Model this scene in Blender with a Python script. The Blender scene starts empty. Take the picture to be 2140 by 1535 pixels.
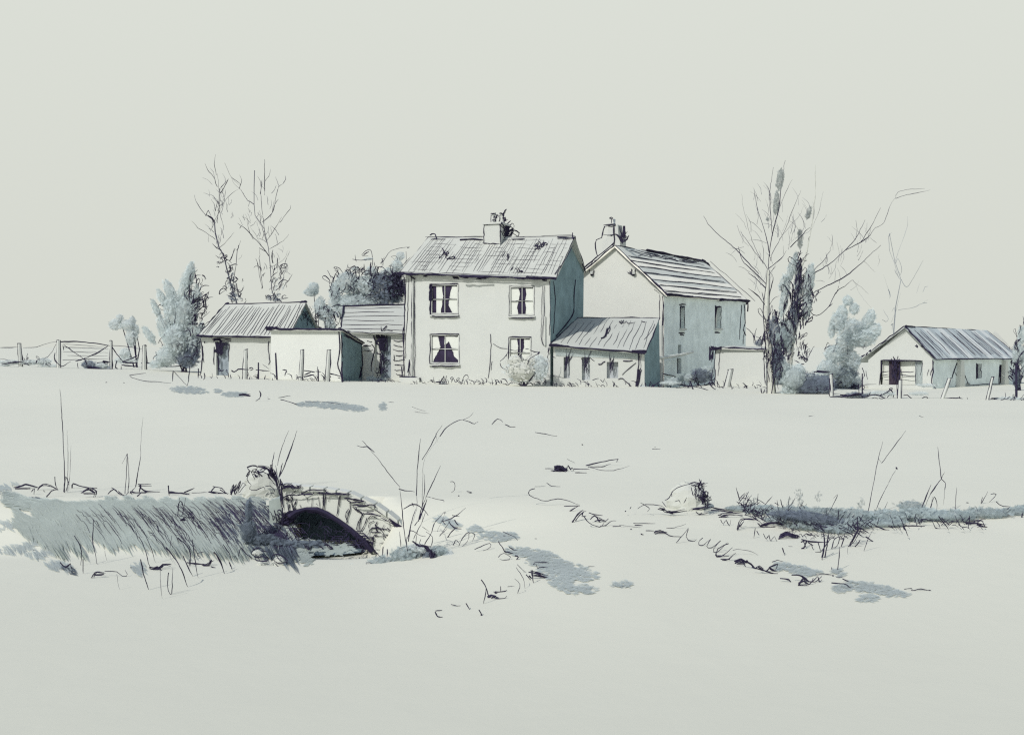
import bpy, math, random
import numpy as np
random.seed(7); np.random.seed(7)
C = bpy.context.scene.collection
F, CX, YH, H = 2300.0, 1070.0, 725.0, 1.7      # lens in photo pixels, optical axis, horizon row, eye height

# ------------------------------------------------------------------ geometry helpers
def V(*a): return np.array(a, float)
def at(px, py, Y): return V((px-CX)/F*Y, Y, H-(py-YH)/F*Y)
def unit(v): return v/max(1e-9, np.linalg.norm(v))
def sm(t): t = np.clip(t, 0, 1); return t*t*(3-2*t)

class Plane:
    def __init__(s, a, b, c=None):
        s.a = V(*a); b = V(*b); c = s.a+V(0, 0, 1) if c is None else V(*c)
        s.n = unit(np.cross(b-s.a, c-s.a))
        if np.dot(s.n, V(0, 0, H)-s.a) < 0: s.n = -s.n
    def hit(s, px, py, off=0.0):
        d = V((px-CX)/F, 1, -(py-YH)/F); o = V(0, 0, H)
        t = np.dot(s.a-o, s.n)/np.dot(d, s.n)
        return o+d*t+s.n*off

class MB:
    def __init__(s): s.v = []; s.f = []; s.m = []; s.mats = []
    def mi(s, m):
        if m not in s.mats: s.mats.append(m)
        return s.mats.index(m)
    def poly(s, pts, m):
        k = len(s.v); s.v += [tuple(p) for p in pts]; s.f.append(tuple(range(k, k+len(pts)))); s.m.append(s.mi(m))
    def tube(s, pts, rad, m, n=5):
        P = [V(*p) for p in pts]
        if len(P) < 2: return
        if np.isscalar(rad): rad = [rad]*len(P)
        k = len(s.v); mi = s.mi(m)
        for i, p in enumerate(P):
            t = unit(P[min(i+1, len(P)-1)]-P[max(i-1, 0)])
            ref = V(0, 0, 1) if abs(t[2]) < .9 else V(1, 0, 0)
            a = unit(np.cross(t, ref)); b = np.cross(t, a)
            for j in range(n):
                w = 2*math.pi*j/n
                s.v.append(tuple(p+(a*math.cos(w)+b*math.sin(w))*rad[i]))
        for i in range(len(P)-1):
            for j in range(n):
                s.f.append((k+i*n+j, k+i*n+(j+1) % n, k+(i+1)*n+(j+1) % n, k+(i+1)*n+j)); s.m.append(mi)
        s.f.append(tuple(k+j for j in range(n))); s.m.append(mi)
        s.f.append(tuple(k+(len(P)-1)*n+j for j in range(n))); s.m.append(mi)
    def prism(s, pts, ext, m):          # closed slab: outline pts pushed by ext
        P = [V(*p) for p in pts]; Q = [p+V(*ext) for p in P]; n = len(P)
        s.poly(P, m); s.poly(Q[::-1], m)
        for i in range(n): s.poly([P[i], P[(i+1) % n], Q[(i+1) % n], Q[i]], m)
    def box(s, c, e1, e2, e3, m):       # centre and three half-extent vectors
        c = V(*c); e1 = V(*e1); e2 = V(*e2); e3 = V(*e3)
        s.prism([c-e1-e2-e3, c+e1-e2-e3, c+e1+e2-e3, c-e1+e2-e3], 2*e3, m)
    def build(s, name, parent=None, origin=None, tags=None):
        o0 = V(0, 0, 0) if origin is None else V(*origin)
        if origin is None and parent is not None: o0 = V(*parent['org'])
        me = bpy.data.meshes.new(name)
        me.from_pydata([tuple(V(*p)-o0) for p in s.v], [], s.f)
        for m in s.mats: me.materials.append(m)
        me.polygons.foreach_set('material_index', s.m); me.update()
        ob = bpy.data.objects.new(name, me); C.objects.link(ob)
        if parent is not None: ob.parent = parent; ob['org'] = tuple(o0)
        elif origin is not None: ob.location = tuple(o0)
        for k, v in (tags or {}).items(): ob[k] = v
        return ob

def thing(name, label, cat, loc, group=None):
    o = bpy.data.objects.new(name, None); o.empty_display_size = .3; C.objects.link(o); o.location = tuple(float(x) for x in loc)
    o['label'] = label; o['category'] = cat; o['org'] = tuple(float(x) for x in loc)
    if group: o['group'] = group
    return o

# ------------------------------------------------------------------ materials
def mat(name, col, var=.12, scale=3.0, rough=1.0, bump=0.0, spec=.1, alpha=1.0):
    m = bpy.data.materials.new(name); m.use_nodes = True; nt = m.node_tree; N = nt.nodes; L = nt.links
    b = N['Principled BSDF']; b.inputs['Roughness'].default_value = rough; b.inputs['Specular IOR Level'].default_value = spec
    tc = N.new('ShaderNodeTexCoord'); no = N.new('ShaderNodeTexNoise'); no.inputs['Scale'].default_value = scale
    no.inputs['Detail'].default_value = 6; no.inputs['Roughness'].default_value = .65
    L.new(tc.outputs['Object'], no.inputs['Vector'])
    r = N.new('ShaderNodeValToRGB'); r.color_ramp.elements[0].position = .3; r.color_ramp.elements[1].position = .7
    r.color_ramp.elements[0].color = tuple(c*(1-var) for c in col)+(1,)
    r.color_ramp.elements[1].color = tuple(min(.95, c*(1+var)) for c in col)+(1,)
    L.new(no.outputs['Fac'], r.inputs['Fac']); L.new(r.outputs['Color'], b.inputs['Base Color'])
    b.inputs['Alpha'].default_value = alpha
    if bump:
        bp = N.new('ShaderNodeBump'); bp.inputs['Strength'].default_value = bump; bp.inputs['Distance'].default_value = .02
        n2 = N.new('ShaderNodeTexNoise'); n2.inputs['Scale'].default_value = scale*9; n2.inputs['Detail'].default_value = 4
        L.new(tc.outputs['Object'], n2.inputs['Vector']); L.new(n2.outputs['Fac'], bp.inputs['Height']); L.new(bp.outputs['Normal'], b.inputs['Normal'])
    return m
INK   = mat('ink_black', (.030, .026, .052), .3, 8)
PLAST = mat('pale_limewash', (.512, .528, .498), .025, 1.2)
ROOFM = mat('pale_roof_slate', (.465, .478, .435), .03, 1.5)
ROOFB = mat('pale_barn_slate', (.84, .82, .72), .05, .7)
ROOFS = mat('grey_tin_sheet', (.44, .49, .495), .18, .8)
TIN   = mat('pale_tin_sheet', (.60, .63, .615), .05, 2)
SHADE = mat('painted_wall_shade', (.20, .285, .305), .22, 1.4)  # shade of the right-facing walls put into their colour
PLASTC= mat('barn_limewash', (.58, .59, .545), .025, 1.2)
PLASTB= mat('bright_limewash', (.64, .655, .615), .025, 1.2)
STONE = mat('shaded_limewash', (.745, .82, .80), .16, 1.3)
ABUT  = mat('grey_abutment_stone', (.33, .375, .35), .14, 5)
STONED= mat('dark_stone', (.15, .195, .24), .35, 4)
DARK  = mat('dark_interior', (.035, .028, .055), .4, 3)
SOFTD = mat('shaded_opening', (.42, .45, .47), .3, 3)
BLUED = mat('blue_grey_door', (.25, .29, .32), .3, 3)
CURT  = mat('white_curtain', (.62, .64, .59), .03, 4)
BANK  = mat('bank_grass', (.40, .448, .412), .14, 1.2, alpha=.6)
BANKL = mat('pale_bank_grass', (.47, .52, .50), .10, 1.2, alpha=.5)
BANKD = mat('dark_bank_grass', (.11, .135, .165), .3, 1.6, alpha=.6)
WASH  = mat('grey_leaf', (.485, .553, .555), .16, .9, alpha=.42)
TWIGW = mat('catkin_grey', (.30, .33, .32), .12, 2, alpha=.5)
ROSEW = mat('pale_rose_leaf', (.50, .512, .468), .02, 2, alpha=.9)
RBANK = mat('right_bank_grass', (.31, .37, .38), .2, 2, alpha=.5)
ROOFG = mat('grey_barn_slate', (.60, .62, .57), .10, .7)
INKG  = mat('grey_twig', (.105, .105, .135), .3, 8)
WASHL = mat('pale_leaf', (.53, .585, .585), .12, .9, alpha=.4)
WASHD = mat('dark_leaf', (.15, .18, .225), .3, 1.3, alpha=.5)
BARK  = mat('pale_bark', (.52, .53, .48), .10, 4)
BROWN = mat('brown_board', (.05, .04, .055), .4, 4)
PIECE = mat('pale_rock', (.47, .485, .44), .05, 3)
BRIDGE= mat('pale_bridge_stone', (.60, .615, .56), .04, 3)
WATER = mat('stream_water', (.13, .18, .22), .3, 2, rough=.5)

GROUND = mat('meadow_ground', (.632, .633, .540), .012, .35, bump=.25)
_n = GROUND.node_tree.nodes; _l = GROUND.node_tree.links       # colour graded by distance, duller towards the camera
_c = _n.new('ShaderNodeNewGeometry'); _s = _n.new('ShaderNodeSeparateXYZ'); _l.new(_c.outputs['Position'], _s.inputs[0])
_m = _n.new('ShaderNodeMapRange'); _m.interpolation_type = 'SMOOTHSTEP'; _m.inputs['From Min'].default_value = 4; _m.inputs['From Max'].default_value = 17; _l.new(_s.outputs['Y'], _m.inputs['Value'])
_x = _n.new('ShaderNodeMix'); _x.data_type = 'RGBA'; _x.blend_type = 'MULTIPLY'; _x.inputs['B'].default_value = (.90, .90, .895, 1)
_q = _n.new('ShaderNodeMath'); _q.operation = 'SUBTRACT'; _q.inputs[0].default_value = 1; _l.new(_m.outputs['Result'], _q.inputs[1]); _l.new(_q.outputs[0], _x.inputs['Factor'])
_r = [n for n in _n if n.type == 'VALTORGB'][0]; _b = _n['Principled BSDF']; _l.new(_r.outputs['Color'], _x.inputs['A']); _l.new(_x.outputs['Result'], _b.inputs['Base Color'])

# ------------------------------------------------------------------ terrain
CTRL = [(0,762,62),(120,767,62),(235,772,60),(310,770,60),(390,778,56),(420,788,55.5),(570,789,51.5),(640,791,51),(713,796,50),
        (760,797,54),(850,797,50.4),(1000,800,49.2),(1150,806,48),(1250,806,47.8),(1345,806,47.6),(1388,815,55),(1450,806,59),(1500,803,53),(1600,803,52),
        (1610,822,46),(1670,822,46),(1740,826,44),(1800,830,43),(1960,832,42),(2140,838,41),(1815,812,64),(1950,812,62),(2140,800,76),
        (200,880,26),(600,860,29),(1000,880,25.5),(1500,890,24),(2000,900,22.6),(1070,950,17.4),(300,960,16.6),(1800,960,16.6),
        (0,1035,12.6),(500,1035,12.6),(1070,1035,12.6),(1600,1040,12.4),(2140,1040,12.4),(1070,1160,9.0),(1800,1160,9.0),(300,1160,9.0),
        (300,1350,6.25),(1070,1350,6.25),(1800,1350,6.25),(300,1535,4.83),(1070,1535,4.83),(1800,1535,4.83),
        (0,740,240),(1070,742,240),(2140,742,240),(500,742,140),(1500,745,140)]
_ca = np.array([(p-CX)/F for p, y, Y in CTRL]); _cb = np.array([math.log(Y) for p, y, Y in CTRL])
_cz = np.array([H-(y-YH)/F*Y for p, y, Y in CTRL])
def zbase(X, Y):
    X = np.asarray(X, float); Yc = np.clip(np.asarray(Y, float), 4.5, 260.)
    a = np.clip(X/Yc, -.55, .55); b = np.log(Yc)
    num = 0; den = 0
    for i in range(len(_ca)):
        w = 1/(((a-_ca[i])*1.0)**2+((b-_cb[i])*.45)**2+.0012)**2
        num = num+w*_cz[i]; den = den+w
    return num/den
def zf(X, Y):
    X = np.asarray(X, float); Y = np.asarray(Y, float)
    p = CX+F*X/np.clip(Y, 3, None)
    z = zbase(X, Y)
    lw = 1-sm((p-700)/620)                                  # steep stream bank on the left, gentle fall in the middle and right
    rw = sm((p-1250)/330)
    steep = sm((12.5-Y)/1.5); slow = sm((13.2-Y)/7.2); rb = .1*sm((11.6-Y)/.8)+.9*slow
    z = z-.42*(lw*steep+(1-lw)*((1-rw)*slow+rw*rb))
    return z
def zn(X, Y):          # the stream runs on under the bridge
    z = zf(X, Y); p = CX+F*np.asarray(X, float)/np.clip(Y, 3, None); Y = np.asarray(Y, float)
    k = sm((p-572)/14)*(1-sm((p-786)/14))*sm((Y-11.0)/.25)*(1-sm((Y-12.36)/.12))
    return z*(1-k)+np.minimum(z, -.53)*k
_A = np.linspace(-.56, .56, 561); _B = np.linspace(math.log(4.2), math.log(260), 1100)
_AA, _BB = np.meshgrid(_A, _B, indexing='ij'); _YY = np.exp(_BB)
_T = H-zf(_AA*_YY, _YY); _T = _T/_YY*F+YH            # photo row of the ground along each column
def gY(px, py):
    i = int(round(((px-CX)/F+.56)/1.12*560)); i = min(max(i, 0), 560)
    col = _T[i]; w = np.where(col <= py)[0]           # first sample (nearest) whose ground row is above the pixel
    return float(np.exp(_B[w[0]])) if len(w) else 200.0
def G(px, py, h=0.0):
    p = at(px, py, gY(px, py)); p[2] = float(zf(p[0], p[1]))+h; return p
def gz(X, Y): return float(zn(X, Y))

# ------------------------------------------------------------------ stroke helpers (real thin stems, battens, twigs)
R = dict(R1=(0,500,.2345), R2=(380,300,.2345), R3=(380,560,.2345), R4=(800,420,.2345), R5=(800,520,.2345), R6=(1130,440,.2345),
         R7=(1130,560,.2345), R8=(1440,320,.254), R9=(1560,560,.271), R10=(0,780,.3127), R11=(460,860,.2606), R12=(860,840,.2997),
         R13=(1080,900,.2897), R14=(1560,860,.2867), P=(0,0,1))
def S(reg, txt, w0=2.4):
    x0, y0, s = R[reg]; out = []
    for part in txt.split(';'):
        part = part.strip()
        if not part: continue
        w = w0
        if '|' in part: part, ww = part.split('|'); w = float(ww)
        pts = [tuple(float(q) for q in t.split(',')) for t in part.split()]
        out.append(([(x0+x*s, y0+y*s) for x, y in pts], w))
    return out
def spline(pts, step=7.0):
    P = [V(*p) for p in pts]
    if len(P) < 2: return P
    E = [2*P[0]-P[1]]+P+[2*P[-1]-P[-2]]; out = []
    for i in range(1, len(E)-2):
        a, b, c, d = E[i-1:i+3]; n = max(2, int(np.linalg.norm(c-b)/step)+1)
        for k in range(n):
            t = k/n
            out.append(.5*((2*b)+(-a+c)*t+(2*a-5*b+4*c-d)*t*t+(-a+3*b-3*c+d)*t**3))
    out.append(P[-1]); return out
WT = .80
def fuzz(strokes):
    """a heavy mark is really several fine stems or hairs side by side"""
    for pts, w in strokes:
        if w < 4.4: yield pts, w; continue
        for _ in range(3 if w < 6.5 else 4):
            a, b2 = random.gauss(0, w*.26), random.gauss(0, w*.26); yield [(p[0]+a+random.gauss(0, .5), p[1]+b2+random.gauss(0, .5)) for p in pts], w*.44
def radii(n, w, Y, taper=(.6, .45)):
    r0 = w*WT/2*Y/F; out = []; ph = random.uniform(0, 6.3)
    for i in range(n):
        t = i/max(1, n-1); e = 1
        if t < .2: e = taper[0]+(1-taper[0])*t/.2
        if t > .6: e = 1+(taper[1]-1)*(t-.6)/.4
        out.append(r0*e*(1+.22*math.sin(ph+t*9)))
    return out
def jit(p, a=.45): return (p[0]+random.gauss(0, a), p[1]+random.gauss(0, a))
def ink_plane(mb, pl, strokes, m=None, off=.02, smooth=True):
    for pts, w in fuzz(strokes):
        q = [jit(p) for p in (spline(pts, 10) if smooth else pts)]
        P = [pl.hit(x, y, off) for x, y in q]
        mb.tube(P, radii(len(P), w, P[0][1], (.8, .7)), m or INK, 4)
def ink_at(mb, strokes, Y, spread=0.0, m=None, taper=(.7, .45), hook=None):
    """strokes at their own depth: start depth Y + random, drifting along the stroke (a twig grows towards or away from us)"""
    for pts, w in fuzz(strokes):
        q = [jit(p, .35) for p in spline(pts, 9)]
        y0 = Y+random.uniform(-spread, spread); dr = random.uniform(-.5, .5)*spread
        ls = len(q); P = [at(x, y, y0+dr*i/ls) for i, (x, y) in enumerate(q)]
        mb.tube(P, radii(len(P), w, Y, taper), m or INK, 4)
def ink_stand(mb, strokes, m=None, dy=0.0, taper=(.9, .4), lift=0.0):
    """stems that stand on the ground where their lowest point is"""
    for pts, w in fuzz(strokes):
        q = [jit(p, .35) for p in spline(pts, 9)]
        low = max(q, key=lambda p: p[1]); Y = gY(low[0], low[1])+dy; lean = random.uniform(-.12, .12)
        zl = low[1]
        P = []
        for x, y in q:
            p = at(x, y, Y+lean*(zl-y)/F*Y); p[2] = max(p[2], gz(p[0], p[1])+.003)+lift; P.append(p)
        mb.tube(P, radii(len(P), w, Y, taper), m or INK, 4)
def ink_ground(mb, strokes, m=None, h=.012):
    """stalks and cut stems lying on the ground"""
    for pts, w in fuzz(strokes):
        q = [jit(p, .3) for p in spline(pts, 7)]
        P = [G(x, y, h) for x, y in q]
        mb.tube(P, radii(len(P), w, P[0][1]), m or INK, 4)
def rib(mb, strokes, Y, spread=0.0): ink_at(mb, strokes, Y, spread)
def scr(cx, cy, rx, ry, n, ln=16, ang=80, sp=35, w=2.4, curl=.5):
    """loose curling twigs and leaf outlines inside an ellipse"""
    out = []
    for _ in range(max(2, int(n*.62))):
        r = math.sqrt(random.random()); t = random.uniform(0, 6.283)
        x = cx+rx*r*math.cos(t); y = cy+ry*r*math.sin(t); a = math.radians(ang+random.uniform(-sp, sp)); l = ln*random.uniform(.5, 1.4)
        pts = [(x, y)]; bend = random.uniform(-curl, curl)*1.3
        for k in range(random.choice((2, 3, 4))):
            x += math.cos(a)*l/3; y -= math.sin(a)*l/3; pts.append((x, y)); a += bend
        if random.random() < .35: pts += [(pts[-1][0]+random.uniform(-5, 5), pts[-1][1]+l*.3), (pts[0][0]+random.uniform(-3, 6), pts[0][1]-l*.2)]
        out.append((pts, w*random.uniform(.6, 1.3)))
    return out
COREM = {}
def leaves(mb, dabs, Y, m, size=8.0, dens=2.2, depth=None, aspect=.5, core=True):
    """leaf-sized faces filling soft ellipsoid sprays; dab = cx, cy, rx, ry, angle (photo pixels) at distance Y"""
    k = Y/F
    for d in dabs:
        cx, cy, rx, ry = d[:4]; ang = math.radians(d[4] if len(d) > 4 else 0); de = (d[5] if len(d) > 5 else 1)*dens
        mm = d[6] if len(d) > 6 else m
        if core and (d[5] if len(d) > 5 else 1) >= .45:     # the dense inner mass of the spray
            cm = COREM.get(mm.name)
            if cm is None:
                cm = mm.copy(); cm.name = mm.name+'_inner'; cm.node_tree.nodes['Principled BSDF'].inputs['Alpha'].default_value = .95 if mm is ROSEW else .42; COREM[mm.name] = cm
            k0 = len(mb.v); nu, nv = 14, 7; mi = mb.mi(cm); dep0 = depth if depth is not None else min(rx, ry)*k; yo = Y+random.uniform(-.3, .3)*dep0
            for jj in range(nv+1):
                for ii in range(nu):
                    ph = math.pi*jj/nv-math.pi/2; th = 2*math.pi*ii/nu; wv = .86*(1+.07*math.sin(3*th+cx)+.05*math.sin(5*ph+cy))
                    u = math.cos(ph)*math.cos(th)*rx*wv; v = math.sin(ph)*ry*wv
                    q = at(cx+u*math.cos(ang)-v*math.sin(ang), cy-(u*math.sin(ang)+v*math.cos(ang)), yo); q[1] += math.cos(ph)*math.sin(th)*dep0*.8; mb.v.append(tuple(q))
            for jj in range(nv):
                for ii in range(nu): mb.f.append((k0+jj*nu+ii, k0+jj*nu+(ii+1) % nu, k0+(jj+1)*nu+(ii+1) % nu, k0+(jj+1)*nu+ii)); mb.m.append(mi)
        n = int(math.pi*rx*ry/(size*size*aspect*.55)*de)+3; dep = depth if depth is not None else min(rx, ry)*k
        for _ in range(n):
            while True:
                u, v, q = np.random.uniform(-1, 1, 3); rr = u*u+v*v
                if rr <= 1 and random.random() < 1.25-rr: break
            x = cx+(u*rx*math.cos(ang)-v*ry*math.sin(ang)); y = cy-(u*rx*math.sin(ang)+v*ry*math.cos(ang))
            c = at(x, y, Y+q*dep*math.sqrt(max(0, 1-.8*rr)))
            la = ang if rx >= ry else ang+math.pi/2
            la += random.gauss(0, .7)
            ax = V(math.cos(la), random.gauss(0, .35), math.sin(la)); ax = unit(ax)
            nn = V(random.gauss(-.2, .2), -1, random.gauss(.3, .2)); sd = unit(np.cross(ax, nn)); s = size*k*random.uniform(.6, 1.35)
            mb.poly([c-ax*s*.55, c+sd*s*aspect*.5, c+ax*s*.55, c-sd*s*aspect*.5], mm)
def mat_patch(mb, dabs, m, size=10, dens=2.8, ang=0, h=.008, sp=.25, aspect=.35, raise_=.0, soft=1.2):
    """short flattened grass or moss lying on the terrain: dab = cx, cy, rx, ry, angle"""
    for d in dabs:
        cx, cy, rx, ry = d[:4]; an = math.radians(d[4] if len(d) > 4 else 0); mm = d[5] if len(d) > 5 else m
        n = int(math.pi*rx*ry/(size*size*aspect*.5)*dens)+3
        for _ in range(n):
            while True:
                u, v = np.random.uniform(-1, 1, 2); rr = u*u+v*v
                if rr <= 1 and random.random() < soft-rr: break
            x = cx+u*rx*math.cos(an)-v*ry*math.sin(an); y = cy-(u*rx*math.sin(an)+v*ry*math.cos(an))
            a = math.radians(ang)+random.gauss(0, sp); l = size*random.uniform(.6, 1.4); ww = l*aspect*.5
            hh = h*random.uniform(.3, 1.3); dx, dy = math.cos(a)*l/2, -math.sin(a)*l/2
            p0 = G(x-dx, y-dy, hh); p1 = G(x+dx, y+dy, hh+raise_*random.random())
            mid = (p0+p1)/2; s0 = G(x-ww*math.sin(a), y-ww*math.cos(a), hh); s1 = G(x+ww*math.sin(a), y+ww*math.cos(a), hh)
            mb.poly([p0, s0, p1, s1], mm)

# ------------------------------------------------------------------ building helpers
def wall(mb, A, B, zb, zA, zB, m, holes=(), depth=.16):
    """upright wall from plan point A to B with real openings; holes are given by the photo rows and columns they cover"""
    A2 = V(A[0], A[1], 0); B2 = V(B[0], B[1], 0); W = np.linalg.norm(B2-A2); e = (B2-A2)/W
    pl = Plane((A[0], A[1], 0), (B[0], B[1], 0)); inn = -pl.n
    hs = []
    for x0, y0, x1, y1 in holes:
        p = pl.hit(x0, y0); q = pl.hit(x1, y1)
        u0, u1 = sorted((np.dot(p-A2, e), np.dot(q-A2, e))); hs.append((u0, u1, q[2], p[2]))
    us = sorted({0, W}|{h[0] for h in hs}|{h[1] for h in hs}); zt = lambda u: zA+(zB-zA)*u/W
    zs = sorted({zb}|{h[2] for h in hs}|{h[3] for h in hs})
    P = lambda u, z, d=0: A2+e*u+V(0, 0, z)+inn*d
    for i in range(len(us)-1):
        u0, u1 = us[i], us[i+1]; um = (u0+u1)/2
        for j in range(len(zs)):
            z0 = zs[j]; top = j == len(zs)-1; z1 = None if top else zs[j+1]
            zm = z0+.001 if top else (z0+z1)/2
            if any(h[0] < um < h[1] and h[2] < zm < h[3] for h in hs): continue
            mb.poly([P(u0, z0), P(u1, z0), P(u1, zt(u1) if top else z1), P(u0, zt(u0) if top else z1)], m)
    for u0, u1, z0, z1 in hs:
        mb.poly([P(u0, z0), P(u0, z1), P(u0, z1, depth), P(u0, z0, depth)], m); mb.poly([P(u1, z0), P(u1, z0, depth), P(u1, z1, depth), P(u1, z1)], m)
        mb.poly([P(u0, z1), P(u1, z1), P(u1, z1, depth), P(u0, z1, depth)], m); mb.poly([P(u0, z0), P(u0, z0, depth), P(u1, z0, depth), P(u1, z0)], m)
    return pl, hs, P
def edge(mb, p, q, w=2.6, n=9, a=.55, m=None):
    p = V(*p); q = V(*q); Y = (p[1]+q[1])/2; s = a*Y/F
    if w >= 4.4 and m is None:
        for _ in range(3): d = V(random.gauss(0, 1), 0, random.gauss(0, 1))*w*.2*Y/F; edge(mb, p+d, q+V(d[0], 0, random.gauss(0, 1)*w*.16*Y/F), w*.64, n, a)
        return
    P = [p+(q-p)*i/n+V(random.gauss(0, s), random.gauss(0, s), random.gauss(0, s)) for i in range(n+1)]
    mb.tube(P, radii(n+1, w, Y, (.85, .8)), m or INK, 4)
class Roof:
    def __init__(s, eL, eR, rR, rL):
        s.q = [V(*p) for p in (eL, eR, rR, rL)]; s.n = unit(np.cross(s.q[1]-s.q[0], s.q[3]-s.q[0]))
        if s.n[2] < 0: s.n = -s.n
        s.pl = Plane(tuple(s.q[0]), tuple(s.q[1]), tuple(s.q[3]))
    def p(s, a, t, off=.0):
        eL, eR, rR, rL = s.q
        return (eL*(1-a)+eR*a)*(1-t)+(rL*(1-a)+rR*a)*t+s.n*off
    def slab(s, mb, m, th=.07, rows=None):
        na, nt_ = 14, len(rows) if rows else 6
        for i in range(na):
            for j in range(nt_): mb.poly([s.p(i/na, j/nt_), s.p((i+1)/na, j/nt_), s.p((i+1)/na, (j+1)/nt_), s.p(i/na, (j+1)/nt_)], rows[j] if rows else m)
        d = -s.n*th
        for k in range(na):
            for t in (0, 1): mb.poly([s.p(k/na, t), s.p((k+1)/na, t), s.p((k+1)/na, t)+d, s.p(k/na, t)+d], m)
        for a in (0, 1): mb.poly([s.p(a, 0), s.p(a, 1), s.p(a, 1)+d, s.p(a, 0)+d], m)
        mb.poly([s.p(0, 0)+d, s.p(1, 0)+d, s.p(1, 1)+d, s.p(0, 1)+d], m)
    def hit(s, px, py, off=.02):
        a, t = .5, .5; pr = lambda a, t: (lambda q: V(CX+F*q[0]/q[1], YH-F*(q[2]-H)/q[1]))(s.p(a, t))
        for _ in range(6):
            e = V(px, py)-pr(a, t); J = np.stack([(pr(a+.01, t)-pr(a, t))/.01, (pr(a, t+.01)-pr(a, t))/.01], 1); q = np.linalg.solve(J, e); a += q[0]; t += q[1]
        return s.p(a, t, off)
    def line(s, mb, a0, t0, a1, t1, w=1.3, n=8, wob=.004, m=None):
        Y = s.p(a0, t0)[1]; ph = random.uniform(0, 6)
        P = []
        for i in range(n+1):
            k = i/n; j = wob*math.sin(ph+k*7)+random.gauss(0, wob*.35)
            P.append(s.p(a0+(a1-a0)*k+(j if abs(t1-t0) > abs(a1-a0) else 0), t0+(t1-t0)*k+(0 if abs(t1-t0) > abs(a1-a0) else j*2.2), .012))
        mb.tube(P, radii(n+1, w, Y, (.6, .5)), m or INK, 4)
    def outline(s, mb, w=(4, 2.2, 3, 2.2)):
        c = [s.p(0, 0), s.p(1, 0), s.p(1, 1), s.p(0, 1)]
        for i in range(4):
            if w[i]: edge(mb, c[i], c[(i+1) % 4], w[i])
def add_window(root, pl, hs, P, mid, style, sill=True, shadow=True):
    """timber window: frame and glazing bars, dark glass, white curtains, sill"""
    u0, u1, z0, z1 = hs; w = u1-u0; h = z1-z0; fb = MB(); t = .035
    def bar(ua, za, ub, zb_, r=.028, d=.035, m=PLAST):
        a = P(ua, za, d); b = P(ub, zb_, d); ax = unit(b-a); sd = unit(np.cross(ax, pl.n))
        fb.box((a+b)/2, (b-a)/2, sd*r, pl.n*r*.8, m)
    bar(u0+t, z0, u0+t, z1); bar(u1-t, z0, u1-t, z1); bar(u0+2*t, z1-t, u1-2*t, z1-t); bar(u0+2*t, z0+t, u1-2*t, z0+t)
    bar(u0+2*t, z0+h*.5, u1-2*t, z0+h*.5, .016, .05); bar((u0+u1)/2, z0+2*t, (u0+u1)/2, z1-2*t, .014, .052)
    for ua, za, ub, zb_, ww in ((u0, z0, u0, z1, 2.4 if mid != 1 else 1.2), (u0, z1, u1, z1, 3.0 if mid != 1 else 1.2), (u1, z0, u1, z1, 1.1), (u0, z0, u1, z0, 1.2)):
        edge(fb, P(ua, za, -.01), P(ub, zb_, -.01), ww, 6)
    edge(fb, P(u0+.02*w, z0+h*.5, .03), P(u1-.05*w, z0+h*.51, .03), 1.1, 5)
    f = fb.build('window', root)
    g = MB(); g.poly([P(u0, z0, .088), P(u1, z0, .088), P(u1, z1, .088), P(u0, z1, .088)], DARK); g.build('pane', f)
    for side, prof in style:
        c = MB(); pts = [P(u0+w*a, z0+h*b, .082) for a, b in prof]; c.prism(pts, -pl.n*.012, CURT)
        for k in range(len(pts)-1):
            if 0 < k: edge(c, pts[k]+pl.n*.01, pts[k+1]+pl.n*.01, 1.0, 4)
        c.build('curtain', f)
    s = MB(); c = (P(u0-.04, z0-.05, -.04)+P(u1+.04, z0-.05, -.04))/2
    s.box(c, (P(u1+.04, 0)-P(u0-.04, 0))/2, V(0, 0, .03), pl.n*.07, PLAST)
    edge(s, P(u0+w*.1, z0-.1, -.1), P(u1+.03, z0-.09, -.1), 3.4, 6); s.build('sill', f)
    if shadow:  # heavy strokes draw a shadow down the window's left edge
        e = MB(); c = P(u0-.03, z0+h*.5, -.02)
        edge(e, P(u0+.0, z1+.02, -.02), P(u0-.01, z0+h*.45, -.02), 6.5, 6); edge(e, P(u0-.01, z0+h*.5, -.02), P(u0-.02, z0-.02, -.02), 4.2, 6)
        e.build('shadow_edge', f)
def loc_of(*pts):
    m = sum(V(*p) for p in pts)/len(pts); return (m[0], m[1], gz(m[0], m[1]))

# ================================================================== THE FARMHOUSE
FR = (1.67, 48.0); FL = (-4.88, 50.38); BR = (3.38, 52.70); BL = (-3.17, 55.08)
house = thing('farmhouse', 'two-storey white farmhouse with four windows and a tiled roof with one chimney', 'house', (-.75, 51.5, gz(-.75, 51.5)))
b = MB(); zb = -.5
zL = at(846, 574, FL[1])[2]; zR = at(1152, 584, FR[1])[2]
fpl, hs, fP = wall(b, FL, FR, zb, zL, zR, PLAST, [(900,594,958,656), (1064,598,1117,659), (899,698,960,760), (1063,704,1110,770)], .09)
wall(b, BL, FL, zb, zL, zL, PLAST); wall(b, BR, BL, zb, zR, zL, PLAST)
for reg, t in (('R4', '208,700 200,900 190,1300|2.2;232,690 222,1000 205,1250 205,1400|1.4'), ('P', '846,580 846,650 844,720 846,790|2.6;1149,588 1150,650 1148,700|1.6'),
               ('R5', '180,700 190,1000 175,1120|2.4;225,1100 240,990|3;165,1050 175,1130|3.4;240,1000 235,1130|2.6;960,760 965,900 940,1150|1.7;970,1000 965,1080|1.5;985,845 1050,880 1110,885|1.2')):
    ink_plane(b, fpl, S(reg, t))
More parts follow.
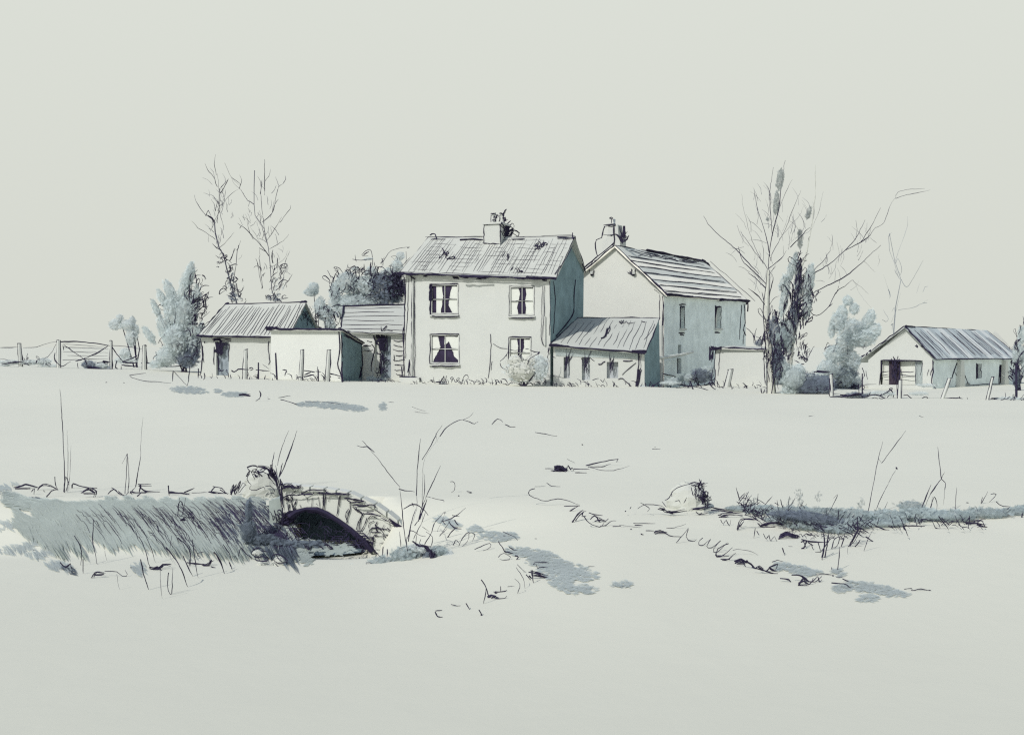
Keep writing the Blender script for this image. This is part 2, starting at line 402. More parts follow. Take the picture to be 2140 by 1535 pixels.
for _ in range(9):       # short dark ink marks on the wall under the eaves
    x = random.uniform(880, 1140); ink_plane(b, fpl, [([(x, 576+(x-845)*.03), (x+random.uniform(5, 14), 577+(x-845)*.03)], random.uniform(3, 6))])
b.build('wall', house)
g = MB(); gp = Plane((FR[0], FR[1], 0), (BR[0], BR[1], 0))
g.poly([(FR[0], FR[1], zb), (BR[0], BR[1], zb), gp.hit(1220, 566), gp.hit(1190, 503), (FR[0], FR[1], zR)], SHADE)
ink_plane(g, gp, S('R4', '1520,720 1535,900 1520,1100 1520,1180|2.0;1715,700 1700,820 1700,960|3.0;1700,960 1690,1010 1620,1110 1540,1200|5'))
ob = g.build('gable_wall', house); ob['label'] = 'gable wall with its shade painted dark blue-grey'
g = MB(); g.poly([(FL[0], FL[1], zb), (BL[0], BL[1], zb), (BL[0], BL[1], zL), (( FL[0]+BL[0])/2, (FL[1]+BL[1])/2, 6.6), (FL[0], FL[1], zL)], PLAST); g.build('gable_wall', house)
eL, eR, rR, rL = at(834, 570, 50.2), at(1162, 581, 47.72), at(1201, 494, 50.22), at(895, 495, 52.75)
hr = Roof(eL, eR, rR, rL); b = MB(); hr.slab(b, ROOFM, .08)
beL = V(2*rL[0]-eL[0], 2*rL[1]-eL[1], eL[2]); beR = at(1224, 565, 52.95)
hb = Roof(beL, beR, rR, rL); hb.slab(b, ROOFM, .08)
a = 0.035
while a < .99:          # tile columns
    t0 = random.uniform(.03, .12) if random.random() < .7 else random.uniform(.2, .5); t1 = random.uniform(.84, .97) if random.random() < .75 else random.uniform(.5, .8)
    hr.line(b, a, t0, a+random.gauss(0, .003), t1, random.uniform(.6, 1.15), 7, .0025); a += random.uniform(.012, .026)
for t in np.linspace(.1, .9, 9):
    a = random.uniform(0, .1) if t < .9 else .4
    while a < .97:
        d = random.uniform(.05, .25); hr.line(b, a, t, min(.985, a+d), t+random.gauss(0, .01), random.uniform(.45, .9), 6, .003); a += d+random.uniform(.02, .14)
for cx, cy, n in ((935, 536, 8), (925, 541, 5), (1058, 541, 6), (1076, 568, 7), (1128, 516, 14), (1120, 521, 7)):   # slipped tiles
    ink_plane(b, hr, scr(cx, cy, 11, 5, n, 11, 60, 25, 2.4), off=.03)
hr.outline(b, (0, 2.4, 1.6, 1.8))
ink_plane(b, hr, S('R4', '425,345 560,350|2;690,350 890,350|4;1155,350 1270,345|3;1555,340 1710,345|5;1530,660 1620,540 1700,400|2.6;420,310 440,300 470,310 480,345|3.4;380,325 690,330 880,322|1.2;1160,330 1690,310|1.2;1690,290 1695,350|3.4'), off=.05)
edge(b, hb.p(1, 1), hb.p(1, 0), 3.2); edge(b, hb.p(1, .25, -.1), hb.p(1, 0, -.1), 3)
roof = b.build('roof', house)
b = MB(); edge(b, eL+V(0, -.04, -.03), eR+V(0, -.04, -.05), 5.0, 26, .6); edge(b, eL+V(0, -.03, .06), eR+V(0, -.03, .04), 1.4, 16)
edge(b, at(829, 571, 50.15), at(870, 573, 49.9), 8, 6); edge(b, at(960, 577, 49.0), at(1020, 579, 48.6), 6.5, 8); edge(b, at(1100, 580, 48), at(1162, 582, 47.68), 6.5, 8)
b.build('gutter', house)
for reg, t in (('R5', '245,235 265,270 265,700 262,900 255,1130|3;285,285 285,700 290,880 285,1140|2.0;245,240 290,265|5'), ('R5', '1440,320 1440,600 1420,800 1440,860|1.6;1425,330 1418,600 1410,780 1435,860|1.1')):
    d = MB(); ink_plane(d, fpl, S(reg, t), off=.05)
    x = [p for p, w in S(reg, t)][0]; q0 = fpl.hit((x[1][0]+2), x[1][1], .05); q1 = fpl.hit(x[-1][0]+2, x[-1][1], .05)
    d.tube([q0, q1], .035, PLAST, 6); d.build('drainpipe', house)
ST = [
 [(0, [(.18, 0), (.18, .93), (.40, .93), (.43, .6), (.38, .25), (.33, 0)]), (1, [(.97, 0), (.97, .93), (.74, .93), (.66, .60), (.62, .3), (.78, 0)])],
 [(0, [(.05, 0), (.05, .94), (.36, .94), (.41, .72), (.36, .5), (.3, .25), (.34, .06), (.34, 0)]), (1, [(.95, 0), (.95, .94), (.62, .94), (.66, .72), (.6, .5), (.64, .25), (.62, .06), (.62, 0)])],
 [(0, [(.05, 0), (.05, .93), (.25, .93), (.34, .58), (.2, .3), (.1, .12)]), (1, [(.97, .1), (.97, .93), (.48, .93), (.46, .62), (.62, .74), (.72, .5), (.8, .25)])],
 [(0, [(.06, 0), (.06, .94), (.36, .94), (.40, .7), (.38, .55), (.4, 0)]), (1, [(.95, 0), (.95, .94), (.64, .94), (.66, .7), (.55, .5), (.5, 0)])],
]
for k in range(4): add_window(house, fpl, hs[k], fP, k, ST[k], shadow=(k == 0))
# chimney of the house
e1 = V(.94, -.342, 0); e2 = V(.342, .94, 0); up = V(0, 0, 1)
c = at(1037, 490, 51.45); zt = at(1037, 471, 51.45)[2]; c0 = V(c[0], c[1], 0)
b = MB(); b.box(c0+up*(zt+5.9)/2, e1*.40, e2*.55, up*(zt-5.9)/2, PLAST)
b.box(c0+up*(zt+.045), e1*.46, e2*.62, up*.045, PLAST)
f0 = c0-e2*.56
for sx in (-1, 1): edge(b, f0+e1*.40*sx+up*zt, f0+e1*.40*sx+up*(zt-.85), 2.6)
edge(b, f0-e1*.48+up*(zt+.04), f0+e1*.5+up*(zt+.02), 4.5); edge(b, f0-e1*.42+up*(zt-.88), f0+e1*.42+up*(zt-.93), 2.6)
sp = Plane(tuple(c0+e1*.405), tuple(c0+e1*.405+e2))
ink_plane(b, sp, scr(1057, 494, 9, 19, 46, 18, 75, 25, 2.8), off=.015); edge(b, c0+e1*.41+e2*.55+up*zt, c0+e1*.41+e2*.55+up*(zt-.7), 3)  # dense ink hatching draws the shade on the stack's right face
chim = b.build('chimney', roof)
for px, r in ((1031, .125), (1049, .11)):
    q = at(px, 460, 51.4); b = MB(); z0 = zt+.09
    b.tube([(q[0], q[1], z0), (q[0], q[1], z0+.1), (q[0], q[1], z0+.36), (q[0], q[1], z0+.38), (q[0], q[1], z0+.45)], [r, r*.9, r*.8, r*1.1, r*1.05], PLAST, 10)
    for s in (-1, 1): edge(b, (q[0]+s*r, q[1]-.03, z0), (q[0]+s*r*.85, q[1]-.03, z0+.45), 2.4, 5)
    edge(b, (q[0]-r, q[1]-.14, z0+.45), (q[0]+r, q[1]-.14, z0+.44), 3, 4)
    ink_at(b, scr(px+5, 459, 4, 8, 9, 10, 85, 20, 2.4), 51.24); b.build('chimney_pot', roof)
b = MB(); edge(b, fpl.hit(836, 787, .05), fpl.hit(880, 789, .05), 5); edge(b, fpl.hit(842, 788, .05), fpl.hit(842, 797, .05), 4)
b.box(fpl.hit(858, 793, .12), e1*.5, V(0, -.12, 0), up*.1, PLAST); b.build('doorstep', house)

# ================================================================== LEFT OUTBUILDING
aFR, aFL = (-11.03, 54.0), (-15.56, 55.05); aBR, aBL = (-10.13, 57.9), (-14.66, 58.95)
o = thing('outbuilding', 'low white outbuilding with a ribbed pitched roof and one dark doorway, nearest the field gate', 'outbuilding', (-13, 56.2, gz(-13, 56.2)))
zl = at(420, 704, aFL[1])[2]; zr = at(600, 704, aFR[1])[2]
b = MB(); pl, hs, P = wall(b, aFL, aFR, -.4, zl, zr, PLAST, [(452,714,478,784)]); wall(b, aBR, aBL, -.4, zr, zl, PLAST); wall(b, aBL, aFL, -.4, zl, zl, PLAST)
ink_plane(b, pl, S('R3', '165,620 180,700 185,830 155,985|2.6;185,690 195,840|1.6;150,630 165,700|2;780,650 770,700 785,830 770,860|2.2;815,620 800,760|1.6;200,655 206,668|4;205,950 205,985|2.6'))
b.build('wall', o)
b = MB(); gp = Plane((aFR[0], aFR[1], 0), (aBR[0], aBR[1], 0)); b.poly([(aFR[0], aFR[1], -.4), (aBR[0], aBR[1], -.4), gp.hit(667, 690), gp.hit(639, 634), gp.hit(598, 700)], SHADE)
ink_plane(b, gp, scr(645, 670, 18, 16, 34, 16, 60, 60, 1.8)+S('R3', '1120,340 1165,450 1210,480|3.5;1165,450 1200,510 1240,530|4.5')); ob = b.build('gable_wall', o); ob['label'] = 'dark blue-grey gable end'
eL, eR, rR, rL = at(412, 702, 54.8), at(603, 704, 53.7), at(640, 631, 55.9), at(470, 636, 57.1)
r = Roof(eL, eR, rR, rL); b = MB(); r.slab(b, ROOFM)
Roof(V(2*rL[0]-eL[0], 2*rL[1]-eL[1], eL[2]), V(2*rR[0]-eR[0], 2*rR[1]-eR[1], eR[2]), rR, rL).slab(b, ROOFM)
for a in np.linspace(.035, .97, 27):
    a += random.gauss(0, .008); r.line(b, a, random.uniform(.02, .1), a+random.gauss(0, .006), random.uniform(.8, .97), random.uniform(1.2, 2.2), 7, .004)
r.outline(b, (4.6, 1.8, 3.8, 3.2)); edge(b, r.p(0, 1), r.p(.02, 1.06), 6, 3); edge(b, r.p(0, 0, .03), r.p(.16, 0, .0), 8, 5); edge(b, r.p(.93, 1, .03), r.p(1.0, 1, .04), 7, 4)
b.build('roof', o)
h = hs[0]; d = MB(); d.poly([P(h[0], h[2], .15), P(h[1], h[2], .15), P(h[1], h[3], .15), P(h[0], h[3], .15)], BLUED)
ink_plane(d, pl, S('R3', '285,650 330,640 440,645|6;310,660 325,760|7;330,670 340,770|8;350,680 350,760|8;320,780 330,890|3;290,700 285,860|2;400,660 395,740|2.6;425,670 415,830|1.8;335,800 330,910 350,915|3')+scr(461, 730, 5, 14, 18, 18, 88, 8, 3.4), off=.03); d.build('door', o)

# ================================================================== FLAT-TOPPED WHITE SHED
bFR, bFL = (-7.76, 50.0), (-11.03, 50.35); bBR, bBL = (-7.34, 53.98), (-10.6, 54.2)
o = thing('flat_topped_shed', 'plain white flat-topped shed with a dark side wall, in front of the outbuilding', 'shed', (-9.2, 52, gz(-9.2, 52)))
zl = at(566, 689, bFL[1])[2]; zr = at(713, 689, bFR[1])[2]; zb2 = at(757, 719, bBR[1])[2]
b = MB(); pl, hs, P = wall(b, bFL, bFR, -.4, zl, zr, PLASTB); wall(b, bBL, bFL, -.4, zb2, zl, PLAST); wall(b, bBR, bBL, -.4, zb2, zb2, PLAST)
ink_plane(b, pl, S('R3', '1400,560 1410,720 1390,850 1430,990|3;1420,590 1425,760|1.6;1430,830 1425,930|4')); b.build('wall', o)
b = MB(); sp = Plane((bFR[0], bFR[1], 0), (bBR[0], bBR[1], 0)); b.poly([(bFR[0], bFR[1], -.4), (bBR[0], bBR[1], -.4), (bBR[0], bBR[1], zb2), (bFR[0], bFR[1], zr)], SHADE)
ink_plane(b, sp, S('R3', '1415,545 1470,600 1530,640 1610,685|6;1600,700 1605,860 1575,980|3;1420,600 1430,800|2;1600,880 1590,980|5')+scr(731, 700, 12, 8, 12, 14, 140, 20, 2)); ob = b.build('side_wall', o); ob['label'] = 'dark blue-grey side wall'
r = Roof(at(560, 688, 50.2), at(716, 689, 49.85), V(bBR[0]+.05, bBR[1]+.1, zb2+.06), V(bBL[0], bBL[1]+.1, zb2+.06)); b = MB(); r.slab(b, ROOFM, .06)
edge(b, r.p(-.02, 0, .0), r.p(1, 0, .0), 5, 16, .5); edge(b, r.p(-.02, .0, .05), r.p(.12, 0, .03), 8, 4); edge(b, r.p(.6, 0, .03), r.p(1, 0, .02), 5.5, 8, .5); edge(b, r.p(1, 0), r.p(1, 1), 4.5)
b.build('roof', o)

# ================================================================== BOARDED SHED AGAINST THE HOUSE
cL, cR = (-8.33, 54.3), (-4.2, 54.0)
o = thing('boarded_shed', 'small shed of horizontal boards with a dark doorway, against the house', 'shed', (-6.2, 55.5, gz(-6.2, 55.5)))
b = MB(); zt = at(780, 696, 54)[2]
pl, hs, P = wall(b, cL, cR, -.4, zt, zt, PLASTB, [(783,702,817,790)])
for y in range(712, 792, 10):
    for x0, x1 in ((818, 846), (760, 780)) if y < 740 else ((820, 846),):
        ink_plane(b, pl, [([(x0+random.uniform(0, 8), y+random.gauss(0, 1)), ((x0+x1)/2, y+1), (x1-random.uniform(0, 6), y+random.gauss(0, 1))], random.uniform(1.4, 2.2))])
ink_plane(b, pl, S('R3', '1615,690 1660,690|4;1890,770 1895,830|1.8')); b.build('wall', o)
d = MB(); h = hs[0]; d.poly([P(h[0], h[2], .15), P(h[1], h[2], .15), P(h[1], h[3], .15), P(h[0], h[3], .15)], BLUED)
b = MB(); b.poly([P(h[0], h[2], .14), P(h[0]+(h[1]-h[0])*.35, h[2], .14), P(h[0]+(h[1]-h[0])*.35, h[3], .14), P(h[0], h[3], .14)], CURT)
ink_plane(d, pl, S('R3', '1675,570 1760,585 1880,570|6;1710,600 1720,650|4;1690,680 1720,720 1690,860 1690,920|2.6;1830,600 1830,740|3;1780,780 1765,940|5')+scr(799, 718, 7, 20, 40, 18, 88, 6, 4)+scr(801, 760, 4, 20, 14, 18, 88, 6, 3), off=.02)
dd = d.build('door', o); b.build('open_leaf', dd)
b = MB(); bBL2 = (-8.0, 57.6); wall(b, bBL2, cL, -.4, 3.8, zt, PLAST); wall(b, (-3.9, 57.4), bBL2, -.4, 3.8, 3.8, PLAST); b.build('rear_wall', o)
r = Roof(at(712, 694, 54.1), at(852, 697, 53.8), at(852, 637, 57.3), at(717, 640, 57.5)); b = MB(); r.slab(b, ROOFM)
for t in np.linspace(.12, .9, 6): r.line(b, .02, t, random.uniform(.7, .98), t+random.gauss(0, .01), 1.9, 12, .005)
r.outline(b, (1.8, 0, 4.6, 3)); edge(b, r.p(0, .98, .05), r.p(.92, 1, .03), 4.5, 12, .6); edge(b, r.p(.02, 1, .06), r.p(0, .5, .06), 4, 6, .6)
b.build('roof', o)

# ================================================================== CART SHED BETWEEN HOUSE AND BARN
o = thing('cart_shed', 'lean-to cart shed with a ribbed roof between the farmhouse and the tall barn', 'shed', (4.6, 49.5, gz(4.6, 49.5)))
kL, kR, kB = (1.80, 47.93), (5.72, 47.5), (6.87, 51.0)
zl = at(1155, 724, kL[1])[2]; zr = at(1344, 737, kR[1])[2]
b = MB(); pl, hs, P = wall(b, kL, kR, -.4, zl, zr, PLAST, [(1178,746,1191,790), (1216,746,1233,794), (1268,756,1292,790)], .25)
for x0, y0, w_ in ((1150, 728, 0),):
    ink_plane(b, pl, S('R7', '75,700 65,750|3;70,800 60,850 15,1005|1.8;95,790 130,795|1.4;440,800 480,830|1.4;510,855 540,855 575,830|3;735,830 820,820|3;850,845 780,900 730,950|2;690,990 730,985 780,1030 830,1080|2.2;40,945 200,975|1;870,740 875,830 860,960 850,1070|5;885,900 870,1000 850,1080|5'))
mid = [(1178, 745), (1230, 745), (1325, 752)]
b.prism([pl.hit(1160, 728, .03), pl.hit(1336, 738, .03), pl.hit(1336, 750, .03), pl.hit(1162, 743, .03)], -pl.n*.02, WASH)
b.build('wall', o)
for h, dens, cx, cy in ((hs[0], 16, 1183, 768), (hs[1], 22, 1222, 772), (hs[2], 12, 1276, 772)):
    d = MB(); d.poly([P(h[0], h[2], .2), P(h[1], h[2], .2), P(h[1], h[3], .2), P(h[0], h[3], .2)], SOFTD)
    ink_plane(d, pl, scr(cx, cy, 4, 14, dens, 22, 82, 8, 1.8, .15), off=.02); d.build('opening', o)
b = MB(); sp = Plane((kR[0], kR[1], 0), (kB[0], kB[1], 0))
b.poly([(kR[0], kR[1], -.4), (kB[0], kB[1], -.4), sp.hit(1377, 668), (kR[0], kR[1], zr)], SHADE)
ink_plane(b, sp, S('R7', '920,640 985,560 1010,500|2.4;890,760 885,900|1.6')); ob = b.build('side_wall', o); ob['label'] = 'dark blue-grey side wall'
eL, eR, rR, rL = at(1148, 721, 47.7), at(1349, 737, 47.2), at(1379, 664, 51.2), at(1207, 664, 51.95)
r = Roof(eL, eR, rR, rL); b = MB(); r.slab(b, ROOFM, .06)
for a in np.linspace(.09, .96, 14): a += random.gauss(0, .008); r.line(b, a, random.uniform(.03, .15), a-.02, random.uniform(.75, .95), random.uniform(.9, 1.4), 8, .006)
ink_plane(b, r, S('R7', '540,630 570,620 590,560 620,530|4;580,600 600,550|5;600,590 620,540|3;700,490 720,475 740,500 760,480 780,500 830,490|2;700,480 715,500 740,470|3;900,480 930,490|2.4'), off=.04)
r.outline(b, (4.6, 3.4, 3.4, 4)); edge(b, r.p(.86, 0, .03), r.p(1, 0.02, .03), 8, 5); edge(b, r.p(.0, 0, .03), r.p(.2, 0, .03), 5.5, 6); b.build('roof', o)

# ================================================================== TALL BARN
fFR, fFL = V(7.6, 55.0), V(3.37, 57.26); L2 = V(.47, .88)*14.4
fFRb, fFLb = fFR+L2, fFL+L2
o = thing('stone_barn', 'tall barn with a plain white gable, a chimney and a blue-grey long wall', 'barn', (9, 62, gz(9, 62)))
gp = Plane((fFR[0], fFR[1], 0), (fFL[0], fFL[1], 0)); zR = at(1388, 612, 55)[2]; zL = gp.hit(1207, 580)[2]; apex = gp.hit(1287, 516)
b = MB(); b.poly([(fFL[0], fFL[1], -.6), (fFR[0], fFR[1], -.6), (fFR[0], fFR[1], zR), apex, (fFL[0], fFL[1], zL)], PLASTC)
ink_plane(b, gp, S('R6', '1060,750 1060,950|1.6;1085,760 1090,870 1075,1290|1.8;1045,960 1030,1480|1.2;1010,700 1060,740|1'))
for reg, t in (('R6', '440,530 450,570 470,570 475,530|3.4;450,565 460,575|6;785,545 830,575|5;815,520 810,550|3;850,520 830,570|2.6;830,560 840,575|4'),): ink_plane(b, gp, S(reg, t), off=.06)
for px, py in ((1237, 570), (1325, 570)): q = gp.hit(px, py, .08); b.box(q, (.06, 0, 0), (0, .12, 0), (0, 0, .07), PLAST)
b.build('gable_wall', o)
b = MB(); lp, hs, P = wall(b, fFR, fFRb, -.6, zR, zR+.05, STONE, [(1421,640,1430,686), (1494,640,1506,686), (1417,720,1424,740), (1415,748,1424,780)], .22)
ink_plane(b, lp, S('R6', '1085,760 1090,900 1080,1280|2.2;1790,840 1780,960 1770,1150|2;1810,830 1820,1000 1800,1060 1830,1110|2.6;1850,820 1840,900|4;1815,1080 1800,1190|2;1235,1090 1280,1090|5;1245,1105 1275,1110|4;1550,1085 1595,1090|4'))
ink_plane(b, lp, S('R6', '1050,1440 1130,1460 1200,1480|2.4;1230,840 1290,835|3'))
b.build('long_wall', o)
for k, h in enumerate(hs):
    d = MB(); m_ = CURT if k < 2 else DARK
    d.poly([P(h[0], h[2], .2), P(h[1], h[2], .2), P(h[1], h[3], .2), P(h[0], h[3], .2)], m_)
    u0, u1, z0, z1 = h
    if k < 2:
        d.poly([P(u0, z0+(z1-z0)*.35, .18), P(u0+(u1-u0)*.7, z0+(z1-z0)*.5, .18), P(u1, z1, .18), P(u0, z1, .18)], DARK)
        edge(d, P(u0, z0, -.02), P(u0, z1, -.02), 2.4, 6); edge(d, P(u0, z1, -.02), P(u1, z1, -.02), 4, 4); edge(d, P(u1, z0, -.02), P(u1, z1, -.02), 1.6, 6)
        d.box(P((u0+u1)/2, z0-.05, -.05), (P(u1, 0)-P(u0, 0))*.6, (0, 0, .05), lp.n*.07, PLAST)
    d.build('slit_window', o)
b = MB(); wall(b, fFL, fFLb, -.6, zL, zL, PLAST); b.poly([(fFLb[0], fFLb[1], -.6), (fFRb[0], fFRb[1], -.6), (fFRb[0], fFRb[1], zR), apex+V(L2[0], L2[1], 0), (fFLb[0], fFLb[1], zL)], PLAST); b.build('rear_wall', o)
ax = V(.47, .88, 0); eo = apex-ax*.18
rt0 = eo+V(0, 0, .08); rt1 = at(1471, 545, 68.9); re0 = gp.hit(1398, 617, .2); re1 = at(1565, 629, 67.9)
r = Roof(re0, re1, rt1, rt0); b = MB(); r.slab(b, ROOFB, .09, [ROOFB, ROOFB, ROOFB, ROOFG, ROOFB, ROOFG, ROOFG, ROOFB, ROOFB, ROOFG, ROOFG, ROOFG])
le0 = gp.hit(1203, 583, .2); le1 = le0+V(L2[0], L2[1], 0); Roof(le0, le1, rt1, rt0).slab(b, ROOFB, .09)
for i, t in enumerate((.09, .2, .32, .45, .57, .68, .78)):
    for _ in range(2): r.line(b, random.uniform(0, .04), t, random.uniform(.93, .99), t+random.gauss(0, .006), random.uniform(1.6, 2.6), 16, .005)
for i in range(16):
    t = random.uniform(.85, .97); a = random.uniform(0, .7); r.line(b, a, t, a+random.uniform(.15, .3), t+random.gauss(0, .012), random.uniform(1.2, 2.2), 8, .006)
r.outline(b, (3.2, 1.8, 3.4, 2.6)); edge(b, r.p(-.01, 0, .02), r.p(.25, 0, .0), 7.5, 6); edge(b, r.p(.6, 0, .01), r.p(1, 0, .01), 7.5, 8); edge(b, r.p(1, 0, -.02), r.p(1, 0, -.3), 6, 3)
edge(b, r.p(.0, .02, .04), r.p(0, .45, .04), 4); edge(b, r.p(.3, 1, .02), r.p(.99, .98, .03), 5, 12, .8); edge(b, r.p(.97, 1.0, .05), r.p(1, .9, .03), 6, 4)
edge(b, le0, rt0, 3.0); edge(b, le0+V(0, -.02, .14), rt0+V(0, -.02, .12), 3.4); edge(b, le0+(rt0-le0)*.05+V(0, 0, -.06), le0+(rt0-le0)*.25+V(0, 0, -.06), 5, 5)
edge(b, re0+V(0, 0, -.12), rt0+V(0, -.03, -.14), 1.6); edge(b, r.p(1, .0, .02)+V(.5, .4, 0), r.p(1, 1, .02)+V(.45, .4, 0), 1.2)
roof = b.build('roof', o)
cq = gp.hit(1272, 500, -.55); c0 = V(cq[0], cq[1], 0); ga = V(.88, -.47, 0); zt = at(1272, 496, cq[1])[2]; z2 = at(1272, 470, cq[1])[2]
b = MB(); b.prism([c0-ga*.62+up*(zt-1.6), c0+ga*.40+up*(zt-.9), c0+ga*.40+up*zt, c0-ga*.40+up*zt, c0-ga*.60+up*(zt-.25)], ax*.8, PLAST)
b.prism([c0-ga*.33+up*zt, c0+ga*.32+up*zt, c0+ga*.27+up*z2, c0-ga*.25+up*z2], ax*.6, PLAST)
cp = Plane(tuple(c0-ax*.02), tuple(c0-ax*.02+ga))
ink_plane(b, cp, S('R6', '565,130 670,120|4.4;570,140 545,240|3.4;655,130 655,300|4;560,215 640,215|1.6;545,240 495,260 490,330 505,400 485,430|2.8;640,300 650,330 560,400 480,450|3.6;470,455 400,520|2.4')+scr(1301, 503, 7, 8, 26, 14, 60, 50, 2.8), off=.01)
chim = b.build('chimney', roof)
q = c0+up*z2+ax*.2; b = MB(); b.tube([q+up*.0, q+up*.08, q+up*.1, q+up*.3, q+up*.33], [.07, .06, .045, .06, .03], BLUED, 8); ink_at(b, S('R6', '630,115 630,80|2.6;610,70 630,60 645,70 630,80 615,72|2.4;622,65 640,80|2.4'), q[1]-.1); b.build('finial', roof)
q = c0+ax*.5+ga*.42; b = MB(); b.tube([q+up*zt, q+up*(zt+.2), q+up*(zt+.62)], [.1, .08, .06], DARK, 8); ink_at(b, S('R6', '690,140 685,220|4;705,140 710,200|2.4'), q[1]-.2); b.build('chimney_pot', roof)

# ================================================================== LOW OUTHOUSE
gL, gR = (9.85, 53.4), (12.0, 52.0); gk = V(.47, .88)*3
o = thing('outhouse', 'low white outhouse beside the bare tree, in front of the tall barn', 'outhouse', (11.3, 54, gz(11.3, 54)))
zl = at(1494, 727, 53.4)[2]; zr = at(1600, 731, 52)[2]
b = MB(); pl, hs, P = wall(b, gL, gR, -.4, zl, zr, PLAST, [(1488+8,760,1488+20,800)] if False else []); wall(b, gR, V(*gR)+gk, -.4, zr, zr, PLAST); wall(b, V(*gL)+gk, gL, -.4, zl, zl, PLAST)
wall(b, V(*gR)+gk, V(*gL)+gk, -.4, zr, zl, PLAST)
ink_plane(b, pl, S('R7', '1560,730 1550,830 1545,960|2.2;1600,730 1590,850 1580,960|1.6;1520,700 1515,820|7;1525,770 1515,820|6;1540,880 1520,1000 1540,1060|2;1990,740 1995,900 2000,1030|1.4;1560,900 1550,1060|2')); b.build('wall', o)
r = Roof(at(1486, 726, 53.3), at(1603, 730, 51.9), at(1603, 728, 51.9)+V(gk[0], gk[1], .05), at(1486, 724, 53.3)+V(gk[0], gk[1], .05)); b = MB(); r.slab(b, ROOFM, .07)
edge(b, r.p(0, 0, .02), r.p(.35, 0, .02), 2.6); edge(b, r.p(.3, 0, .02), r.p(.95, 0, .0), 4, 10, .6); edge(b, r.p(0, 0, -.04), r.p(.2, 0, -.02), 7, 5)
b.build('roof', o)

# ================================================================== FIELD SHED ON THE RIGHT
hR, hL = V(23.7, 62.0), V(20.85, 64.4); L3 = V(.64, .77)*17
o = thing('field_shed', 'long low shed with a striped grey tin roof and open doorway', 'shed', (28, 68, gz(28, 68)))
gp = Plane((hR[0], hR[1], 0), (hL[0], hL[1], 0)); zR = at(1950, 747, 62)[2]; zL = gp.hit(1815, 752)[2]; apex = gp.hit(1893, 684)
# gable with a doorway: built as columns between the roof slopes
b = MB(); dW = hL-hR; Lw = np.linalg.norm(dW); ed = V(dW[0], dW[1], 0)/Lw; R3 = V(hR[0], hR[1], 0)
ua = np.dot(apex-R3, ed); topz = lambda u: zR+(apex[2]-zR)*u/ua if u < ua else apex[2]+(zL-apex[2])*(u-ua)/(Lw-ua)
d0 = gp.hit(1928, 753); d1 = gp.hit(1840, 803); u0, u1 = np.dot(d0-R3, ed), np.dot(d1-R3, ed); dz0, dz1 = d1[2], d0[2]
PP = lambda u, z, d=0: R3+ed*u+V(0, 0, z)-gp.n*d
for ua0, ua1 in ((0, u0), (u1, Lw)): b.poly([PP(ua0, -1.2), PP(ua1, -1.2), PP(ua1, topz(ua1)), PP(ua0, topz(ua0))], PLAST)
b.poly([PP(u0, dz1), PP(u1, dz1), PP(u1, topz(u1)), PP(ua, apex[2]), PP(u0, topz(u0))], PLAST); b.poly([PP(u0, -1.2), PP(u1, -1.2), PP(u1, dz0), PP(u0, dz0)], PLAST)
ink_plane(b, gp, S('R9', '1310,595 1325,610|5;1345,595 1360,610|3;1435,710 1440,800 1430,880 1470,940|3;1445,720 1420,830|2;920,790 935,860|1.4;895,770 910,830 880,880|2.4;1410,780 1390,830|1.2')); b.build('gable_wall', o)
d = MB(); d.poly([PP(u0, dz0, .3), PP(u1, dz0, .3), PP(u1, dz1, .3), PP(u0, dz1, .3)], CURT)
for a0, a1, mm in ((.56, .82, BROWN), (.02, .2, WASH)): d.box((PP(u0+(u1-u0)*a0, (dz0+dz1)/2, .22)+PP(u0+(u1-u0)*a1, (dz0+dz1)/2, .22))/2, ed*(u1-u0)*(a1-a0)/2, (0, 0, (dz1-dz0)/2), gp.n*.05, mm)
ink_plane(d, gp, S('R9', '1035,715 1120,710 1340,715|4;1045,720 1040,800 1025,900|2.6;1180,740 1185,870|2.4;1310,730 1305,890|2;1360,730 1340,830|1.6;1190,800 1300,800|2;1190,825 1300,830|2;1045,800 1100,795|2;1050,830 1095,820|1.6;1110,700 1130,740|5')+scr(1869, 778, 6, 22, 26, 18, 88, 10, 2.6, .3), off=.02); d.build('door', o)
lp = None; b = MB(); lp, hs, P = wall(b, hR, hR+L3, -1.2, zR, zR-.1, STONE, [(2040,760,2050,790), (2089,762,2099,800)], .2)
ink_plane(b, lp, S('R9', '1620,730 1600,790 1580,850|3;1640,740 1670,800 1710,890|2.2;1600,790 1650,880|1.2;1950,760 1945,890 1960,900|2.2;1970,760 2000,900|1.4;1610,905 1850,895 2060,900|1.6;1690,890 1720,890|2'))
for px, wd in ((2003, 22), (2096, 12)):
    q = lp.hit(px, 760); e = V(.64, .77, 0); z0 = gz(q[0], q[1])-.1
    b.prism([q-e*.25+V(0, 0, .2), q+e*.25+V(0, 0, .2), V(q[0], q[1], z0)+e*.5, V(q[0], q[1], z0)-e*.5], lp.n*.25, CURT)
b.build('long_wall', o)
for h in hs: d = MB(); d.poly([P(h[0], h[2], .18), P(h[1], h[2], .18), P(h[1], h[3], .18), P(h[0], h[3], .18)], DARK); edge(d, P(h[0], h[2], -.02), P(h[0], h[3], -.02), 3); edge(d, P(h[1], h[2], -.02), P(h[1], h[3], -.02), 1.6); d.build('slit_window', o)
b = MB(); wall(b, hL+L3, hL, -1.2, zL, zL, PLAST); b.poly([(hL[0]+L3[0], hL[1]+L3[1], -1.2), (hR[0]+L3[0], hR[1]+L3[1], -1.2), (hR[0]+L3[0], hR[1]+L3[1], zR), apex+V(L3[0], L3[1], 0), (hL[0]+L3[0], hL[1]+L3[1], zL)], PLAST); b.build('rear_wall', o)
